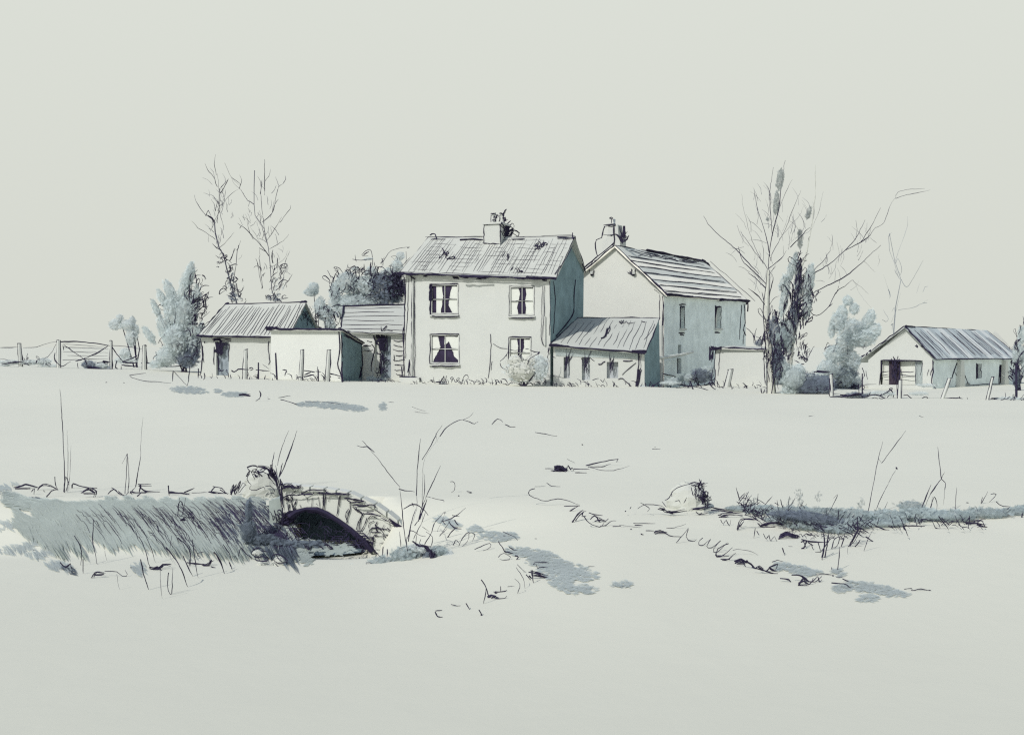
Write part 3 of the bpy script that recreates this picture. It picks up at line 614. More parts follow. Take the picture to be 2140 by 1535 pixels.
ax2 = V(.64, .77, 0); rt0 = apex-ax2*.25+up*.06; rt1 = at(2062, 690, 75.5); re0 = gp.hit(1958, 750, .2); re1 = at(2136, 749, 74.6)
r = Roof(re0, re1, rt1, rt0); b = MB()
nst = 17; pale = {3, 6, 10, 13, 15}
for k in range(nst):
    a0, a1 = k/nst, (k+1)/nst-.004; off = .0 if k % 2 else .012
    b.prism([r.p(a0, 0, off), r.p(a1, 0, off), r.p(a1, 1, off), r.p(a0, 1, off)], -r.n*.05, TIN if k in pale else ROOFS)
    for j in range(1 if k in pale else 3): aa = a0+random.random()*(a1-a0); r.line(b, aa, random.uniform(0, .2), aa+random.gauss(0, .006), random.uniform(.7, 1), random.uniform(.9, 1.8), 7, .004)
le0 = gp.hit(1790, 756, .2); Roof(le0, le0+V(L3[0], L3[1], 0), rt1, rt0).slab(b, TIN, .06)
r.outline(b, (3, 1.6, 1.8, 4.6)); edge(b, rt0+V(0, 0, .0), le0+(rt0-le0)*.35, 3.2); edge(b, rt0+V(0, 0, -.12), le0+(rt0-le0)*.4+V(0, 0, -.1), 1.2); edge(b, le0+(rt0-le0)*.33, le0, 6, 9, 1.3)
edge(b, r.p(0, 1, .03), r.p(.1, 1, .03), 5, 4); b.build('roof', o)

# ================================================================== TREES
def branches(mb, strokes, Y, kdepth=.55, m=None):
    """boughs that leave the trunk at its depth and swing towards or away from the viewer along their length"""
    for pts, w in fuzz(strokes):
        q = [jit(p, .4) for p in spline(pts, 8)]; d = random.choice((-1, 1))*random.uniform(.2, kdepth)
        P = []; acc = 0
        for i, (x, y) in enumerate(q):
            if i: acc += math.hypot(x-q[i-1][0], y-q[i-1][1])
            P.append(at(x, y, Y+d*acc*Y/F))
        mb.tube(P, radii(len(P), w, Y, (1.0, .35)), m or INK, 4)
def pale_trunk(mb, pts, Y, edges=2.2, m=None):
    P = [at(x, y, Y) for x, y, r in pts]; mb.tube(P, [r*Y/F for x, y, r in pts], m or BARK, 10)
    for s in (-1, 1):
        e = [at(x+s*(r+.4)+random.gauss(0, .5), y, Y-.02) for x, y, r in pts]; mb.tube(e, radii(len(e), edges, Y, (1, .6)), INK, 4)

# ---- the two thin trees on the left
t = thing('bare_tree', 'thin bare tree with forked wispy top, the left one of the pair behind the outbuilding', 'tree', at(488, 760, 62)*V(1, 1, 0)+V(0, 0, gz(*at(488, 760, 62)[:2])), 'bare trees behind the outbuilding')
b = MB(); tb = gz(*at(494, 760, 62)[:2]); base = at(494, 760, 62); base[2] = tb-.1
tr = [(494,690),(495,633),(485,602),(476,570),(467,532),(458,518),(450,488),(448,462)]
b.tube([base]+[at(x, y, 62) for x, y in tr], [v/2*62/F for v in (3.4, 3, 2.8, 2.6, 2.6, 2.6, 2.8, 2.6, 2.4)], INKG, 6)
branches(b, S('P', '448,462 437,452 430,449|3.4;447,465 444,456 438,452|3;448,462 457,443 458,422 458,401 454,363|1.3;454,466 456,447 460,440 458,420|1.1'), 62); b.build('trunk', t)
b = MB(); branches(b, S('P', '461,403 471,388 477,373|2.6;461,403 459,395 468,385 477,375|1.6;454,390 446,369 434,355 428,341|1.7;452,366 448,342 451,323|1.2;430,450 413,427 406,407|1.5;450,500 430,486 414,476 401,461|1.2;461,431 480,408 500,394|.9;500,394 502,384 490,376 483,369|1.3;500,394 505,377 501,366|1.1;459,518 469,509 478,498 489,485|1.1;486,600 494,546 496,523 503,502|1.6;496,523 499,512|3;480,545 484,538 490,518|2.6;482,540 492,519|2;463,524 452,517 443,509|2.2;455,420 450,440 449,428|1.6;458,440 466,470|1.1;430,450 436,440 441,452|2.2;441,452 446,470 440,480|1.6;470,340 483,369 500,388|.6;453,520 462,500 458,490|1'), 62); b.build('crown', t)
b = MB()
for cx, cy, rx, ry, n, w in ((457,546,9,15,13,1.8),(466,535,5,6,7,2.4),(477,566,6,12,13,2.0),(483,588,7,11,15,2.1),(490,612,11,13,20,2.0),(494,628,13,8,14,2.0),(505,600,16,14,7,1.8),(478,600,10,14,8,2)): ink_at(b, scr(cx, cy, rx, ry, n, 13, 60, 80, w, .9), 62, .35)
leaves(b, [(486,592,9,30,10,.3),(492,622,14,12,0,.4)], 62, WASHD, 7); b.build('ivy', t)
t = thing('bare_tree', 'thin bare tree with leafy lower trunk, the right one of the pair behind the outbuilding', 'tree', at(575, 760, 63)*V(1, 1, 0)+V(0, 0, gz(*at(575, 760, 63)[:2])), 'bare trees behind the outbuilding')
b = MB(); base = at(577, 760, 63); base[2] = gz(base[0], base[1])-.1
b.tube([base]+[at(x, y, 63) for x, y in ((576,690),(575,628),(568,605),(565,558),(561,518),(552,478),(543,464),(533,450),(531,427),(531,390),(532,356))], [v/2*63/F for v in (3, 2.6, 2.2, 1.9, 1.6, 1.4, 1.2, 1.2, 1.2, 1.3, 1.6, 1.6)], INKG, 6)
branches(b, S('P', '561,518 556,500 549,480 545,464 543,440|1.2;549,499 552,478 548,440 545,405 547,378|1.1'), 63); b.build('trunk', t)
b = MB(); branches(b, S('P', '562,535 546,513 530,496 513,478 497,466|2;505,472 500,478|2;531,427 518,418 508,405 504,398|1.6;505,398 490,385 483,370|.6;548,464 560,455 570,442 575,425 581,416|1.7;559,502 570,485 580,468 589,453|1.5;572,440 577,410 582,390 592,384 598,375|1.2;553,400 553,358 553,333|1.7;545,405 546,390 546,376|1.5;585,465 600,445 606,436 608,428|1.5;563,520 585,508 596,499 604,489|1.2;565,455 570,438 572,419|1.1;553,378 562,368 565,354|1.1;530,500 522,485 516,462|1.3;549,602 544,560 542,540 542,518|1.4;542,518 555,526 563,536|1.4;590,560 598,560 594,553 605,525|1.4;570,550 568,535 570,522|3;578,560 580,545 579,538|2.4;535,540 540,555 545,560|1.2;538,550 543,580 548,600|1.2;546,512 534,490 521,470|.7;562,560 590,545 604,520|.6'), 63); b.build('crown', t)
b = MB(); ink_at(b, scr(580, 595, 22, 26, 26, 20, 62, 25, 1.5, .4), 63, .5); ink_at(b, scr(577, 575, 13, 24, 20, 16, 70, 30, 2.0, .6), 63, .4); ink_at(b, scr(574, 622, 19, 9, 26, 12, 60, 70, 2.1, .8), 63, .4); ink_at(b, scr(548, 585, 6, 25, 9, 12, 90, 30, 1.4), 63, .3)
leaves(b, [(575,622,18,8,0,.4,WASHD),(580,600,18,22,0,.16)], 63, WASHL, 7); b.build('ivy', t)

def fine_twigs(name, Y, spots, n, ln, w=.9):
    """hair-fine upright twigs filling a bare crown"""
    b = MB()
    for _ in range(n):
        cx, cy, rx, ry = random.choice(spots); x = cx+random.gauss(0, rx*.5); y = cy+random.gauss(0, ry*.5); a = math.radians(90+(x-cx)*-.6+random.gauss(0, 22)); l = ln*random.uniform(.5, 1.3)
        branches(b, [([(x, y), (x+l*.5*math.cos(a)+random.gauss(0, 1), y-l*.5*math.sin(a)), (x+l*math.cos(a+.2), y-l*math.sin(a+.2))], w*random.uniform(.7, 1.5))], Y+random.gauss(0, .5), .4, INKG)
    b.build('crown', bpy.data.objects[name])
fine_twigs('bare_tree', 62, [(455,400,26,40),(450,480,26,30),(490,560,12,36),(470,440,30,40)], 44, 20)
fine_twigs('bare_tree.001', 63, [(550,420,30,50),(560,490,34,30),(585,570,20,40),(520,460,18,30)], 50, 20)
# ---- the tall bare tree on the right
t = thing('bare_tree', 'tall wide-branching bare tree with a pale trunk and ivy at its foot', 'tree', (at(1612, 822, 46)[0], 46, gz(at(1612, 822, 46)[0], 46)))
b = MB(); z = 46; low = at(1612, 822, 46)
pale_trunk(b, [(1612,826,9),(1611,800,7.5),(1610,770,7),(1607,730,6.5),(1603,690,5.5),(1601,650,6),(1602,625,5),(1604,599,3.2),(1606,564,2.2)], 46)
branches(b, S('P', '1606,564 1607,535 1612,500 1617,476 1628,434 1632,392 1636,360 1641,335|2.2;1605,630 1612,600 1616,580 1612,570|2;1601,640 1597,630 1592,610|2.4'), 46, .2); ink_at(b, S('R9', '145,600 135,700 140,800 145,900|2.2;170,640 160,800 165,880|1.6;205,650 200,750 205,830|5;230,650 225,760|6;215,830 200,920 190,990|3;280,680 270,760 285,790|4;250,800 240,900 245,930|1.8;260,690 250,780 262,820|3;110,940 125,970 145,930|2.4;40,980 100,1010 190,1000|1.4'), 45.8, .2)
b.build('trunk', t)
b = MB(); branches(b, S('P', '1602,604 1590,592 1578,580 1564,570|2.4;1600,640 1590,625 1578,613 1564,602|3;1605,563 1594,546 1582,533 1566,510 1548,484|1.5;1596,552 1586,533 1575,510 1567,488|1.4;1600,592 1580,572 1560,553 1550,540 1543,515|2.4;1586,572 1560,545 1538,521 1515,502 1496,485 1480,468 1470,451|2.2;1609,535 1603,502 1594,470 1584,440 1578,408|2;1614,492 1610,440 1609,401 1613,372 1616,350|1.7;1624,448 1633,424 1645,395 1656,375|1.2;1611,545 1613,531 1630,500 1643,475 1660,430 1674,398|1.6;1608,560 1623,548 1636,536 1643,523|2.2;1605,580 1612,566 1622,556|1.4;1567,488 1560,460 1553,430 1550,405|.6;1540,470 1552,500 1565,515|.8;1630,500 1645,480 1660,460|.8;1606,640 1616,625 1628,618|1.4;1620,655 1612,668|1.2'), 46, .6); b.build('crown', t)
b = MB()
for cx, cy, rx, ry, n, w in ((1609,690,9,34,16,2.2),(1619,682,14,30,26,2.4),(1622,742,11,26,30,2.5),(1586,714,13,12,16,2.3),(1612,775,10,26,12,1.8),(1630,720,12,26,12,2)): ink_at(b, scr(cx, cy, rx, ry, n, 22, 84, 16, w, .35), 45.6, .3)
leaves(b, [(1618,690,12,34,0,.5),(1624,740,11,26,0,.6),(1586,716,10,8,0,.5),(1634,705,16,22,0,.9,RBANK)], 45.7, WASHD, 8)
ink_at(b, scr(1618, 770, 18, 40, 46, 22, 85, 22, 2.2)+scr(1632, 745, 16, 30, 34, 18, 80, 30, 2.2)+scr(1600, 735, 8, 30, 18, 18, 85, 20, 2), 45.4, .3)
leaves(b, [(1628,765,16,34,0,.9,WASHD),(1640,780,16,26,0,.9,RBANK)], 45.6, WASHD, 8)
leaves(b, [(1630,375,9,26,-7,.7),(1622,425,7,28,-5,.6),(1604,458,4,4,0,.8)], 46.0, TWIGW, 6); b.build('ivy', t)

fine_twigs('bare_tree.002', 46, [(1570,530,40,50),(1610,450,40,60),(1640,500,40,50),(1590,600,24,24)], 60, 34, .75)
# ---- the ivy-clad tree beside it
t = thing('ivy_tree', 'dark ivy-clad tree with long side boughs, right of the tall bare tree', 'tree', (at(1658, 815, 47.5)[0], 47.5, gz(at(1658, 815, 47.5)[0], 47.5)))
b = MB(); Y = 47.5
b.tube([at(x, y, Y) for x, y in ((1652,830),(1652,770),(1656,720),(1661,680),(1666,620),(1674,560),(1684,536),(1690,505),(1697,470),(1701,430),(1704,404),(1704,345))], [v/2*Y/F for v in (9, 8, 7, 6.5, 6, 4.5, 3, 2.4, 2, 1.8, 1.4, 1.0)], BARK, 6)
branches(b, S('P', '1680,545 1684,536 1690,505 1697,470 1701,430 1704,404 1704,345|2;1666,640 1670,600 1676,540 1680,545|3;1663,700 1660,650 1664,630|3;1648,820 1645,790 1648,740|2.6'), Y, .1); b.build('trunk', t)
b = MB(); branches(b, S('P', '1652,516 1668,500 1680,488 1692,474|2;1676,600 1689,582 1705,560 1722,543 1737,521|2;1684,590 1700,572 1719,561 1742,545 1765,523 1785,503 1808,460|2.3;1765,523 1800,505 1815,495 1830,475|2.3;1680,630 1700,612 1723,599 1748,588 1770,575 1800,550 1820,530 1841,512|2.4;1672,665 1685,640 1694,650 1700,658 1715,656 1732,640 1742,620 1750,608 1765,598 1780,585|2.4;1742,620 1750,606 1753,598|2;1732,640 1740,634|2.2;1800,505 1822,470 1826,462 1835,445 1840,434|1.6;1830,475 1846,466 1856,440 1864,422 1872,414|1.2;1872,414 1876,402 1900,396 1933,394|.9;1872,414 1890,408 1915,403 1944,397|1.2;1700,470 1712,440 1720,400|.6;1735,521 1740,500 1738,490|.9;1780,585 1800,600 1815,615|.6;1805,545 1830,570|.6;1700,658 1692,668|1.4'), Y, .5); b.build('crown', t)
b = MB()
for cx, cy, rx, ry, n, ln, w in ((1669,570,8,38,26,26,2.5),(1664,625,12,34,36,26,2.5),(1660,660,15,26,30,24,2.4),(1684,615,14,26,30,22,2),(1692,622,14,18,22,20,1.8),(1646,660,12,34,28,30,2.3),(1676,672,12,20,34,20,2.8),(1650,720,12,36,26,30,2.4),(1642,700,12,26,30,22,2.4),(1668,720,9,26,16,20,2),(1676,735,10,14,18,14,2.2)): ink_at(b, scr(cx, cy, rx, ry, n, ln, 78, 18, w, .4), Y-.2, .45)
leaves(b, [(1668,590,9,54,0,.45,WASHD),(1660,660,13,34,0,.5,WASHD),(1650,730,10,30,0,.4,WASHD),(1690,590,13,44,-12,1.1),(1655,560,10,36,-15,1.1),(1636,590,7,22,-20,.7),(1640,620,10,50,-10,.7),(1686,640,12,30,-10,.9),(1645,700,18,36,0,1.0),(1632,715,20,16,0,1.0),(1690,445,6,16,-15,.8,TWIGW),(1672,500,6,24,0,.7,TWIGW),(1636,690,10,26,0,1)], Y, WASH, 8); b.build('ivy', t)

fine_twigs('ivy_tree', 47.5, [(1740,560,50,40),(1800,520,40,40),(1700,450,26,60)], 40, 34, .7)
# ---- faint sapling behind the field shed
t = thing('sapling', 'faint spindly sapling standing behind the left gable of the striped shed', 'tree', at(1868, 800, 72)*V(1, 1, 0)+V(0, 0, gz(*at(1868, 800, 72)[:2])))
b = MB(); Y = 72; base = at(1868, 800, Y); base[2] = gz(base[0], base[1]); b.tube([base, at(1868, 690, Y), at(1872, 640, Y), at(1883, 584, Y), at(1870, 545, Y), at(1863, 510, Y), at(1859, 488, Y)], [.05, .045, .03, .02, .018, .018, .012], WASHD, 5); b.build('trunk', t)
b = MB(); branches(b, S('R8', '1650,660 1645,700 1650,800 1690,900 1720,1010 1745,1040|1.1;1640,690 1665,655|1.3;1690,960 1730,1030|1.4;1700,900 1720,870 1750,940 1740,1000 1720,970|1.2;1745,1040 1790,1100 1850,1020 1925,880|1.2;1690,900 1740,760 1790,620 1800,520|.9;1640,1120 1660,1185|2.2;1650,1200 1640,1120 1600,1000|.6;1720,1290 1840,1270 1920,1235 1965,1205|1;1920,1235 1960,1230|1.6;1925,1140 1940,1100 1970,1095|1.1;1590,1370 1620,1385 1640,1360 1600,1290|1.2;1660,1420 1675,1400 1670,1450|2;1670,1300 1690,1270 1700,1350|.8;1350,1040 1420,1180 1500,1270|.6;1660,1390 1700,1300 1740,1150|.7;1870,1150 1900,1060|.6'), Y, .4, WASHD); b.build('crown', t)

# ================================================================== BUSHES
def bush(name, label, cat, px, py, Y, dabs, ink, group=None, size=9, stems=4, mat_=None, spread=.6, sw=2.4):
    b0 = at(px, py, Y); t = thing(name, label, cat, (b0[0], Y, gz(b0[0], Y)), group)
    b = MB(); leaves(b, dabs, Y, mat_ or WASH, size)
    for a in ink: ink_at(b, scr(*a), Y-.15, spread)
    b.build('foliage', t)
    s = MB()
    for _ in range(stems):
        d = random.choice(dabs); k = Y/F
        root = at(px+random.uniform(-1, 1)*8, py, Y); root[2] = gz(root[0], Y)-.05; top = at(d[0], d[1], Y+random.uniform(-.3, .3)); m = (root+top)/2+V(random.gauss(0, .1), 0, random.uniform(.0, .2))
        s.tube([root, m, top], [1.6*k, 1.2*k, .6*k], INK, 5)
    s.build('stem', t); return t
bush('small_bush', 'small pale grey bush standing alone behind the wire fence', 'bush', 280, 760, 66, [(240,678,16,13),(250,665,9,10),(268,680,18,13),(276,672,9,13),(275,705,14,20),(262,738,14,12),(262,752,26,8),(284,690,8,14)], [], size=8, mat_=WASHL)
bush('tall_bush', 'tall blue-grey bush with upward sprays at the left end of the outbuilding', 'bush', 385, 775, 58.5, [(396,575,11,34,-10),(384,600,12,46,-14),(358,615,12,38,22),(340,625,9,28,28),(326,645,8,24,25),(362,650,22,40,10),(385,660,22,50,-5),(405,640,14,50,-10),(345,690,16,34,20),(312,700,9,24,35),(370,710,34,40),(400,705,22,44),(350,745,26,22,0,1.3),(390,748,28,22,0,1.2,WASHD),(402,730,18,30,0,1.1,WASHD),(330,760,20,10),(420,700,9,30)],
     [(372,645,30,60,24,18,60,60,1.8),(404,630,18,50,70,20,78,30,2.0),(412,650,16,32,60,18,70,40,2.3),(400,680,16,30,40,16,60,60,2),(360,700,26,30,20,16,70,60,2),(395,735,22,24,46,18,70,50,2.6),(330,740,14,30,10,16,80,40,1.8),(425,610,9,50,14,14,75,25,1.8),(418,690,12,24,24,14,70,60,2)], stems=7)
bush('garden_bush', 'small scribbly bush behind the gap between the white shed and outbuilding', 'bush', 670, 770, 58, [(655,602,13,14),(650,610,18,10),(668,640,14,22),(680,655,20,18),(700,620,12,30,10),(690,680,14,16)],
     [(690,650,22,30,40,16,75,50,2),(702,675,14,16,24,14,75,50,2.4),(695,610,12,26,16,16,75,40,1.8)], size=8)
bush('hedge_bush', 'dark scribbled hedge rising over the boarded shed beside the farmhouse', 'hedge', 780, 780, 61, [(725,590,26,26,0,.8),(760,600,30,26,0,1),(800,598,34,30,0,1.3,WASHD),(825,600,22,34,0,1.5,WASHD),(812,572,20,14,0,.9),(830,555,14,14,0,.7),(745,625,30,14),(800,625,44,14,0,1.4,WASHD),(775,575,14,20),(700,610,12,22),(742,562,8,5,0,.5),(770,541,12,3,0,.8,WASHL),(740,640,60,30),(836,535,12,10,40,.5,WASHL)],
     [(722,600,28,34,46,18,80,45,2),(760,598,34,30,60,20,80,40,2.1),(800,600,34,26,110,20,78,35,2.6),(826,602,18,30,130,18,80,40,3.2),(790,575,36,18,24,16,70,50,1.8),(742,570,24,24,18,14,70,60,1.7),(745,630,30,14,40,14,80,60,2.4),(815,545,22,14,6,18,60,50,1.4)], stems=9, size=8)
t = bpy.data.objects['hedge_bush']; b = MB(); ink_at(b, S('R2', '1670,1240 1680,1120 1700,1070 1690,960 1660,945 1615,975 1610,1000 1660,1000|1.8;1620,990 1670,960|3;1520,1030 1600,1040 1690,1025|1.6;1790,1060 1840,980 1900,940 2020,920|1.3;1770,1070 1810,1030|1.6;2000,960 2000,1080|1.2;1930,1120 2040,1010|1.5;1830,1190 1840,1110 1880,1070|1.4;1540,1180 1550,1300 1600,1410|3;1350,1110 1360,1100 1370,1120 1380,1110 1390,1160 1370,1180 1400,1190|1.6;1300,1130 1330,1200|2;1580,1160 1570,1130 1610,1095|1.6;2010,930 2030,920|3'), 60.8, .3); b.build('sprays', t)
bush('rose_bush', 'pale rounded bush growing against the lower right farmhouse window', 'bush', 1090, 802, 47.0, [(1128,768,20,28,0,1.1,WASHL),(1090,790,28,10,0,.8,WASHL),(1080,752,14,12,0,.45,WASHL),(1062,770,12,18,0,.3,WASHL),(1090,774,32,26,0,.46,ROSEW),(1080,754,20,14,0,.46,ROSEW),(1108,756,16,14,0,.46,ROSEW)], [], size=8)
t = bpy.data.objects['rose_bush']; b = MB(); ink_at(b, S('R5', '1045,1000 1080,970 1120,910|1.8;1045,1010 1060,1055 1110,1080|1.8;1110,1080 1100,1040|1.4;1200,1090 1190,1030 1195,990 1210,950|2.2;1205,960 1215,940 1220,1000|5;1195,1085 1290,1100 1320,1050|1.8;1285,1040 1300,990 1350,950 1400,925|2;1310,900 1350,915 1400,920|2.4;1380,940 1400,915|4;1130,900 1180,905 1260,890|1.6;1100,960 1110,920|1.6;1270,890 1300,890|2;1300,1110 1250,1095|3;1475,880 1470,960 1430,1100 1420,1170|2'), 46.9, .3); b.build('sprays', t)
bush('corner_bush', 'dark low bush in front of the blue barn wall', 'bush', 1460, 806, 55, [(1465,785,26,16,0,1.3,WASHD),(1440,790,24,10),(1478,775,14,12),(1410,796,20,8),(1505,800,12,10),(1345,806,18,8,0,.8)], [(1462,795,30,8,22,12,70,60,2.2),(1365,800,18,10,22,16,70,50,2.4),(1345,800,14,8,10,12,70,50,2)], size=8)
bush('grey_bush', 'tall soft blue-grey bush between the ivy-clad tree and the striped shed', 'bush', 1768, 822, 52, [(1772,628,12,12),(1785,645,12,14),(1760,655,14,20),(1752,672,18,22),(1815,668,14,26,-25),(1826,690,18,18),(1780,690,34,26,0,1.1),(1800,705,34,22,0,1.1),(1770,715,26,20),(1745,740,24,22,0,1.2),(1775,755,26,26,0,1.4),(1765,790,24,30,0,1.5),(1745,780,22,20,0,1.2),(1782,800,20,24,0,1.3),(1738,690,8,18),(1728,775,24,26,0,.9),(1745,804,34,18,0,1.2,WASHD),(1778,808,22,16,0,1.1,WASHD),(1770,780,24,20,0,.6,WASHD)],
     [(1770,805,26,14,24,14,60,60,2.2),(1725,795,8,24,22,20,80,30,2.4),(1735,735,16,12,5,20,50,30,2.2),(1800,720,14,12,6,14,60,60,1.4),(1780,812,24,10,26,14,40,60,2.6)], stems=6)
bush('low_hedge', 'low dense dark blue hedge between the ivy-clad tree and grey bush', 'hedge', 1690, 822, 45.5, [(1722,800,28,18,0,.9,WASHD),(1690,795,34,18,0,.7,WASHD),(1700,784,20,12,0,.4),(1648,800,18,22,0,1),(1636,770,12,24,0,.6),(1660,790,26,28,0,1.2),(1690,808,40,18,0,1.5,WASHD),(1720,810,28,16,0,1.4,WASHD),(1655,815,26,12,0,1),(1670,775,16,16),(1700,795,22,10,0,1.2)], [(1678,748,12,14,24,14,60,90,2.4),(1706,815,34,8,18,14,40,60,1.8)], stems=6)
bush('end_bush', 'dark twiggy bush at the right end of the striped shed', 'bush', 2128, 812, 58, [(2128,740,14,26,0,1),(2136,700,10,20,0,.8),(2125,790,10,24,0,1.2,WASHD),(2146,760,14,30,0,1)], [(2124,785,9,26,46,22,84,20,3),(2130,735,12,22,30,18,80,30,2),(2120,725,12,8,8,14,60,60,1.4),(2136,690,9,26,12,20,80,20,1.6)], stems=5)
bush('doorstep_weeds', 'weedy tuft by the boarded shed doorway', 'weeds', 795, 800, 52.3, [(792,796,22,8,0,.9),(776,793,12,9,0,.7)], [(795,782,20,10,22,12,60,70,1.8)], size=7, stems=3)
bush('flower_bed', 'row of loose curly garden flowers along the front of the farmhouse', 'flowers', 975, 806, 47.4, [(925,800,8,3,0,.2)], [], size=6, stems=0)
t = bpy.data.objects['flower_bed']; b = MB(); ink_at(b, S('R5', '470,1190 520,1180 545,1130 545,1220|2.4;565,1130 560,1190|2;600,1160 610,1140 630,1150 610,1190|1.8;650,1190 690,1150 655,1160 690,1200|2;690,1240 720,1140 750,1120 760,1160 730,1180 735,1250 775,1300|1.6;765,1160 800,1180 860,1180|1.6;815,1200 840,1170 870,1190 850,1210 890,1190 910,1220|1.7;920,1240 955,1280 980,1200 970,1150|1.8;950,1190 990,1190|1.6;1050,1170 1060,1200|3;1085,1215 1095,1240 1140,1190 1260,1215|2;230,1220 280,1250 400,1245 560,1270|1.4;470,1185 540,1180 550,1220|2;150,1255 240,1255|1'), 47.6, .2); b.build('bloom', t)

b = MB(); ink_at(b, S('R7', '105,1080 130,1070 150,1085|4;190,1045 220,1085 240,1030 260,1055 320,1045|2.2;260,1020 280,1060|3;330,1075 400,1070 460,1080|2.4;470,1080 600,1072 690,1060|1.6;460,1000 490,990 520,985|2;530,990 555,1020 570,980|2;860,1060 890,1080 930,1130|2.2;930,1020 945,1090|2.6;960,1080 980,1010 1000,1070|3;970,1070 1060,1010|3.4;1040,1020 1060,1060 1080,1030|2.4;1020,1090 1030,1140|1.2;1070,1120 1080,1170|1.2;1000,1040 1010,1090|4;1340,1040 1370,1105|3;1330,1000 1350,1060|4;1360,1050 1430,1070 1510,1090|2;1470,1100 1490,1140 1520,1100|2;1500,1010 1530,1060 1560,1080|3;1520,990 1550,1050|3;1700,1080 1720,1060|2;1960,1070 1975,1130 2000,1090|3;1760,1190 1800,1150 1800,1190|1;1880,1130 1990,1170|1'), 47.2, .2)
leaves(b, [(1345,812,16,8,0,.8),(1400,800,24,5,0,.5)], 47.3, WASHL, 7)
for x0, x1, Yw, y0, n in ((855, 1150, 47.4, 800, 70), (1150, 1345, 47.0, 806, 50), (1345, 1500, 50.5, 806, 40), (1490, 1610, 49.5, 808, 22), (420, 560, 50.2, 789, 22), (560, 720, 48.8, 792, 34), (720, 850, 50.0, 798, 26)):
    for _ in range(n):
        x = random.uniform(x0, x1); y = y0+random.uniform(-3, 9); l = random.uniform(5, 16); a = math.radians(90+random.gauss(0, 35)); ink_at(b, [([(x, y), (x+l*.5*math.cos(a), y-l*.5*math.sin(a)), (x+l*math.cos(a+.5), y-l*math.sin(a+.5))], random.uniform(1.1, 2.5))], Yw, .2)
q = at(1300, 808, 47.2); b.build('yard_weeds', origin=(q[0], 47.2, gz(q[0], 47.2)), tags=dict(label='thin weeds and stalks scattered along the foot of all the farm buildings', category='weeds', kind='stuff'))

# ================================================================== FENCES AND GATE
def post(root, px, y0, y1, Y, w=7, lean=0, m=PLAST, name='post'):
    b = MB(); p = at(px, y1, Y); p[2] = gz(p[0], Y)-.08; q = at(px+lean, y0, Y); r = w/2*Y/F
    b.tube([p, (p+q)/2, q], [r, r*.95, r*.8], m, 6)
    if m is PLAST:
        for s in (-1, 1): edge(b, p+V(s*r*1.05, -.02, 0), q+V(s*r*.8, -.02, 0), 2.0 if s < 0 else 2.6, 5, .5)
        edge(b, q+V(-r, -.02, 0), q+V(r, -.02, .02), 2.6, 3)
    b.build(name, root)
wf = thing('wire_fence', 'sagging wire fence with pale posts running left from the field gate', 'fence', at(60, 768, 61)*V(1, 1, 0)+V(0, 0, gz(*at(60, 768, 61)[:2])))
post(wf, 44, 718, 768, 61, 8, -3); post(wf, 91, 750, 771, 61, 3, 0, INK)
b = MB(); ink_at(b, S('R1', '0,965 80,968 160,960|1.2;205,965 320,960 420,925 500,910|1.2;0,962 150,955|.8;40,1115 100,1100 200,1095 320,1105 340,1070 400,1055 450,1025 500,930|2.2;0,1060 100,1080 200,1080|1'), 61); b.build('wire', wf)
b = MB(); leaves(b, [(20,757,26,6,0,.9),(60,757,34,6,0,.8),(92,755,18,8,0,.8),(100,765,24,5,0,.6),(5,765,20,4)], 61, WASHL, 7); ink_at(b, S('R1', '20,1115 80,1100 140,1095 200,1095|5;200,1105 330,1100|3;250,1050 245,1070|3;330,1075 320,1105|4')+scr(70, 757, 40, 5, 14, 10, 30, 60, 1.8), 60.8, .2)
q = at(60, 768, 61); o = b.build('rough_grass', origin=(q[0], 61, gz(q[0], 61)), tags=dict(label='rough grey grass at the foot of the wire fence', category='grass', kind='stuff'))
fg = thing('field_gate', 'wooden five-bar field gate with crossed braces hung between two posts', 'gate', at(180, 770, 60)*V(1, 1, 0)+V(0, 0, gz(*at(180, 770, 60)[:2])))
post(fg, 123, 711, 766, 60, 9); post(fg, 232, 712, 778, 60, 6, 0)
b = MB(); ink_at(b, S('R1', '500,915 650,910 800,920 980,945|3.2;560,960 960,975|1.4;560,1000 960,1010|1.2;560,930 950,960|1;600,1035 960,1040|1;560,1075 960,1065|1.6'), 60); b.build('bar', fg)
b = MB(); ink_at(b, S('R1', '570,940 640,990 740,1060|2.2;960,950 850,1020 740,1065|3.2;740,1065 700,1080 670,1085|3;560,940 570,990|2.4;490,1010 490,1080 540,1120|3;540,1120 560,1130 630,1085|2'), 59.9); b.build('brace', fg)
b = MB(); leaves(b, [(186,762,18,9,0,.9,WASHD),(212,764,18,7,0,.9),(205,768,26,6,0,.9,WASHD)], 59.6, WASHL, 7); ink_at(b, S('R1', '770,1135 830,1150 900,1165|7;780,1140 900,1150|6;790,1185 830,1150|3;920,1085 970,1095|7;860,1100 960,1095|3;910,1160 910,1110|2;745,1060 770,1120|5;690,1100 700,1150|2'), 59.5, .1)
q = at(200, 770, 59.6); b.build('weed_clump', origin=(q[0], 59.6, gz(q[0], 59.6)), tags=dict(label='dark clump of weeds under the field gate', category='weeds', kind='thing'))
rf = thing('rail_fence', 'short broken rail fence between the field gate and the tall bush', 'fence', at(300, 770, 60)*V(1, 1, 0)+V(0, 0, gz(*at(300, 770, 60)[:2])))
post(rf, 302, 722, 764, 60, 9)
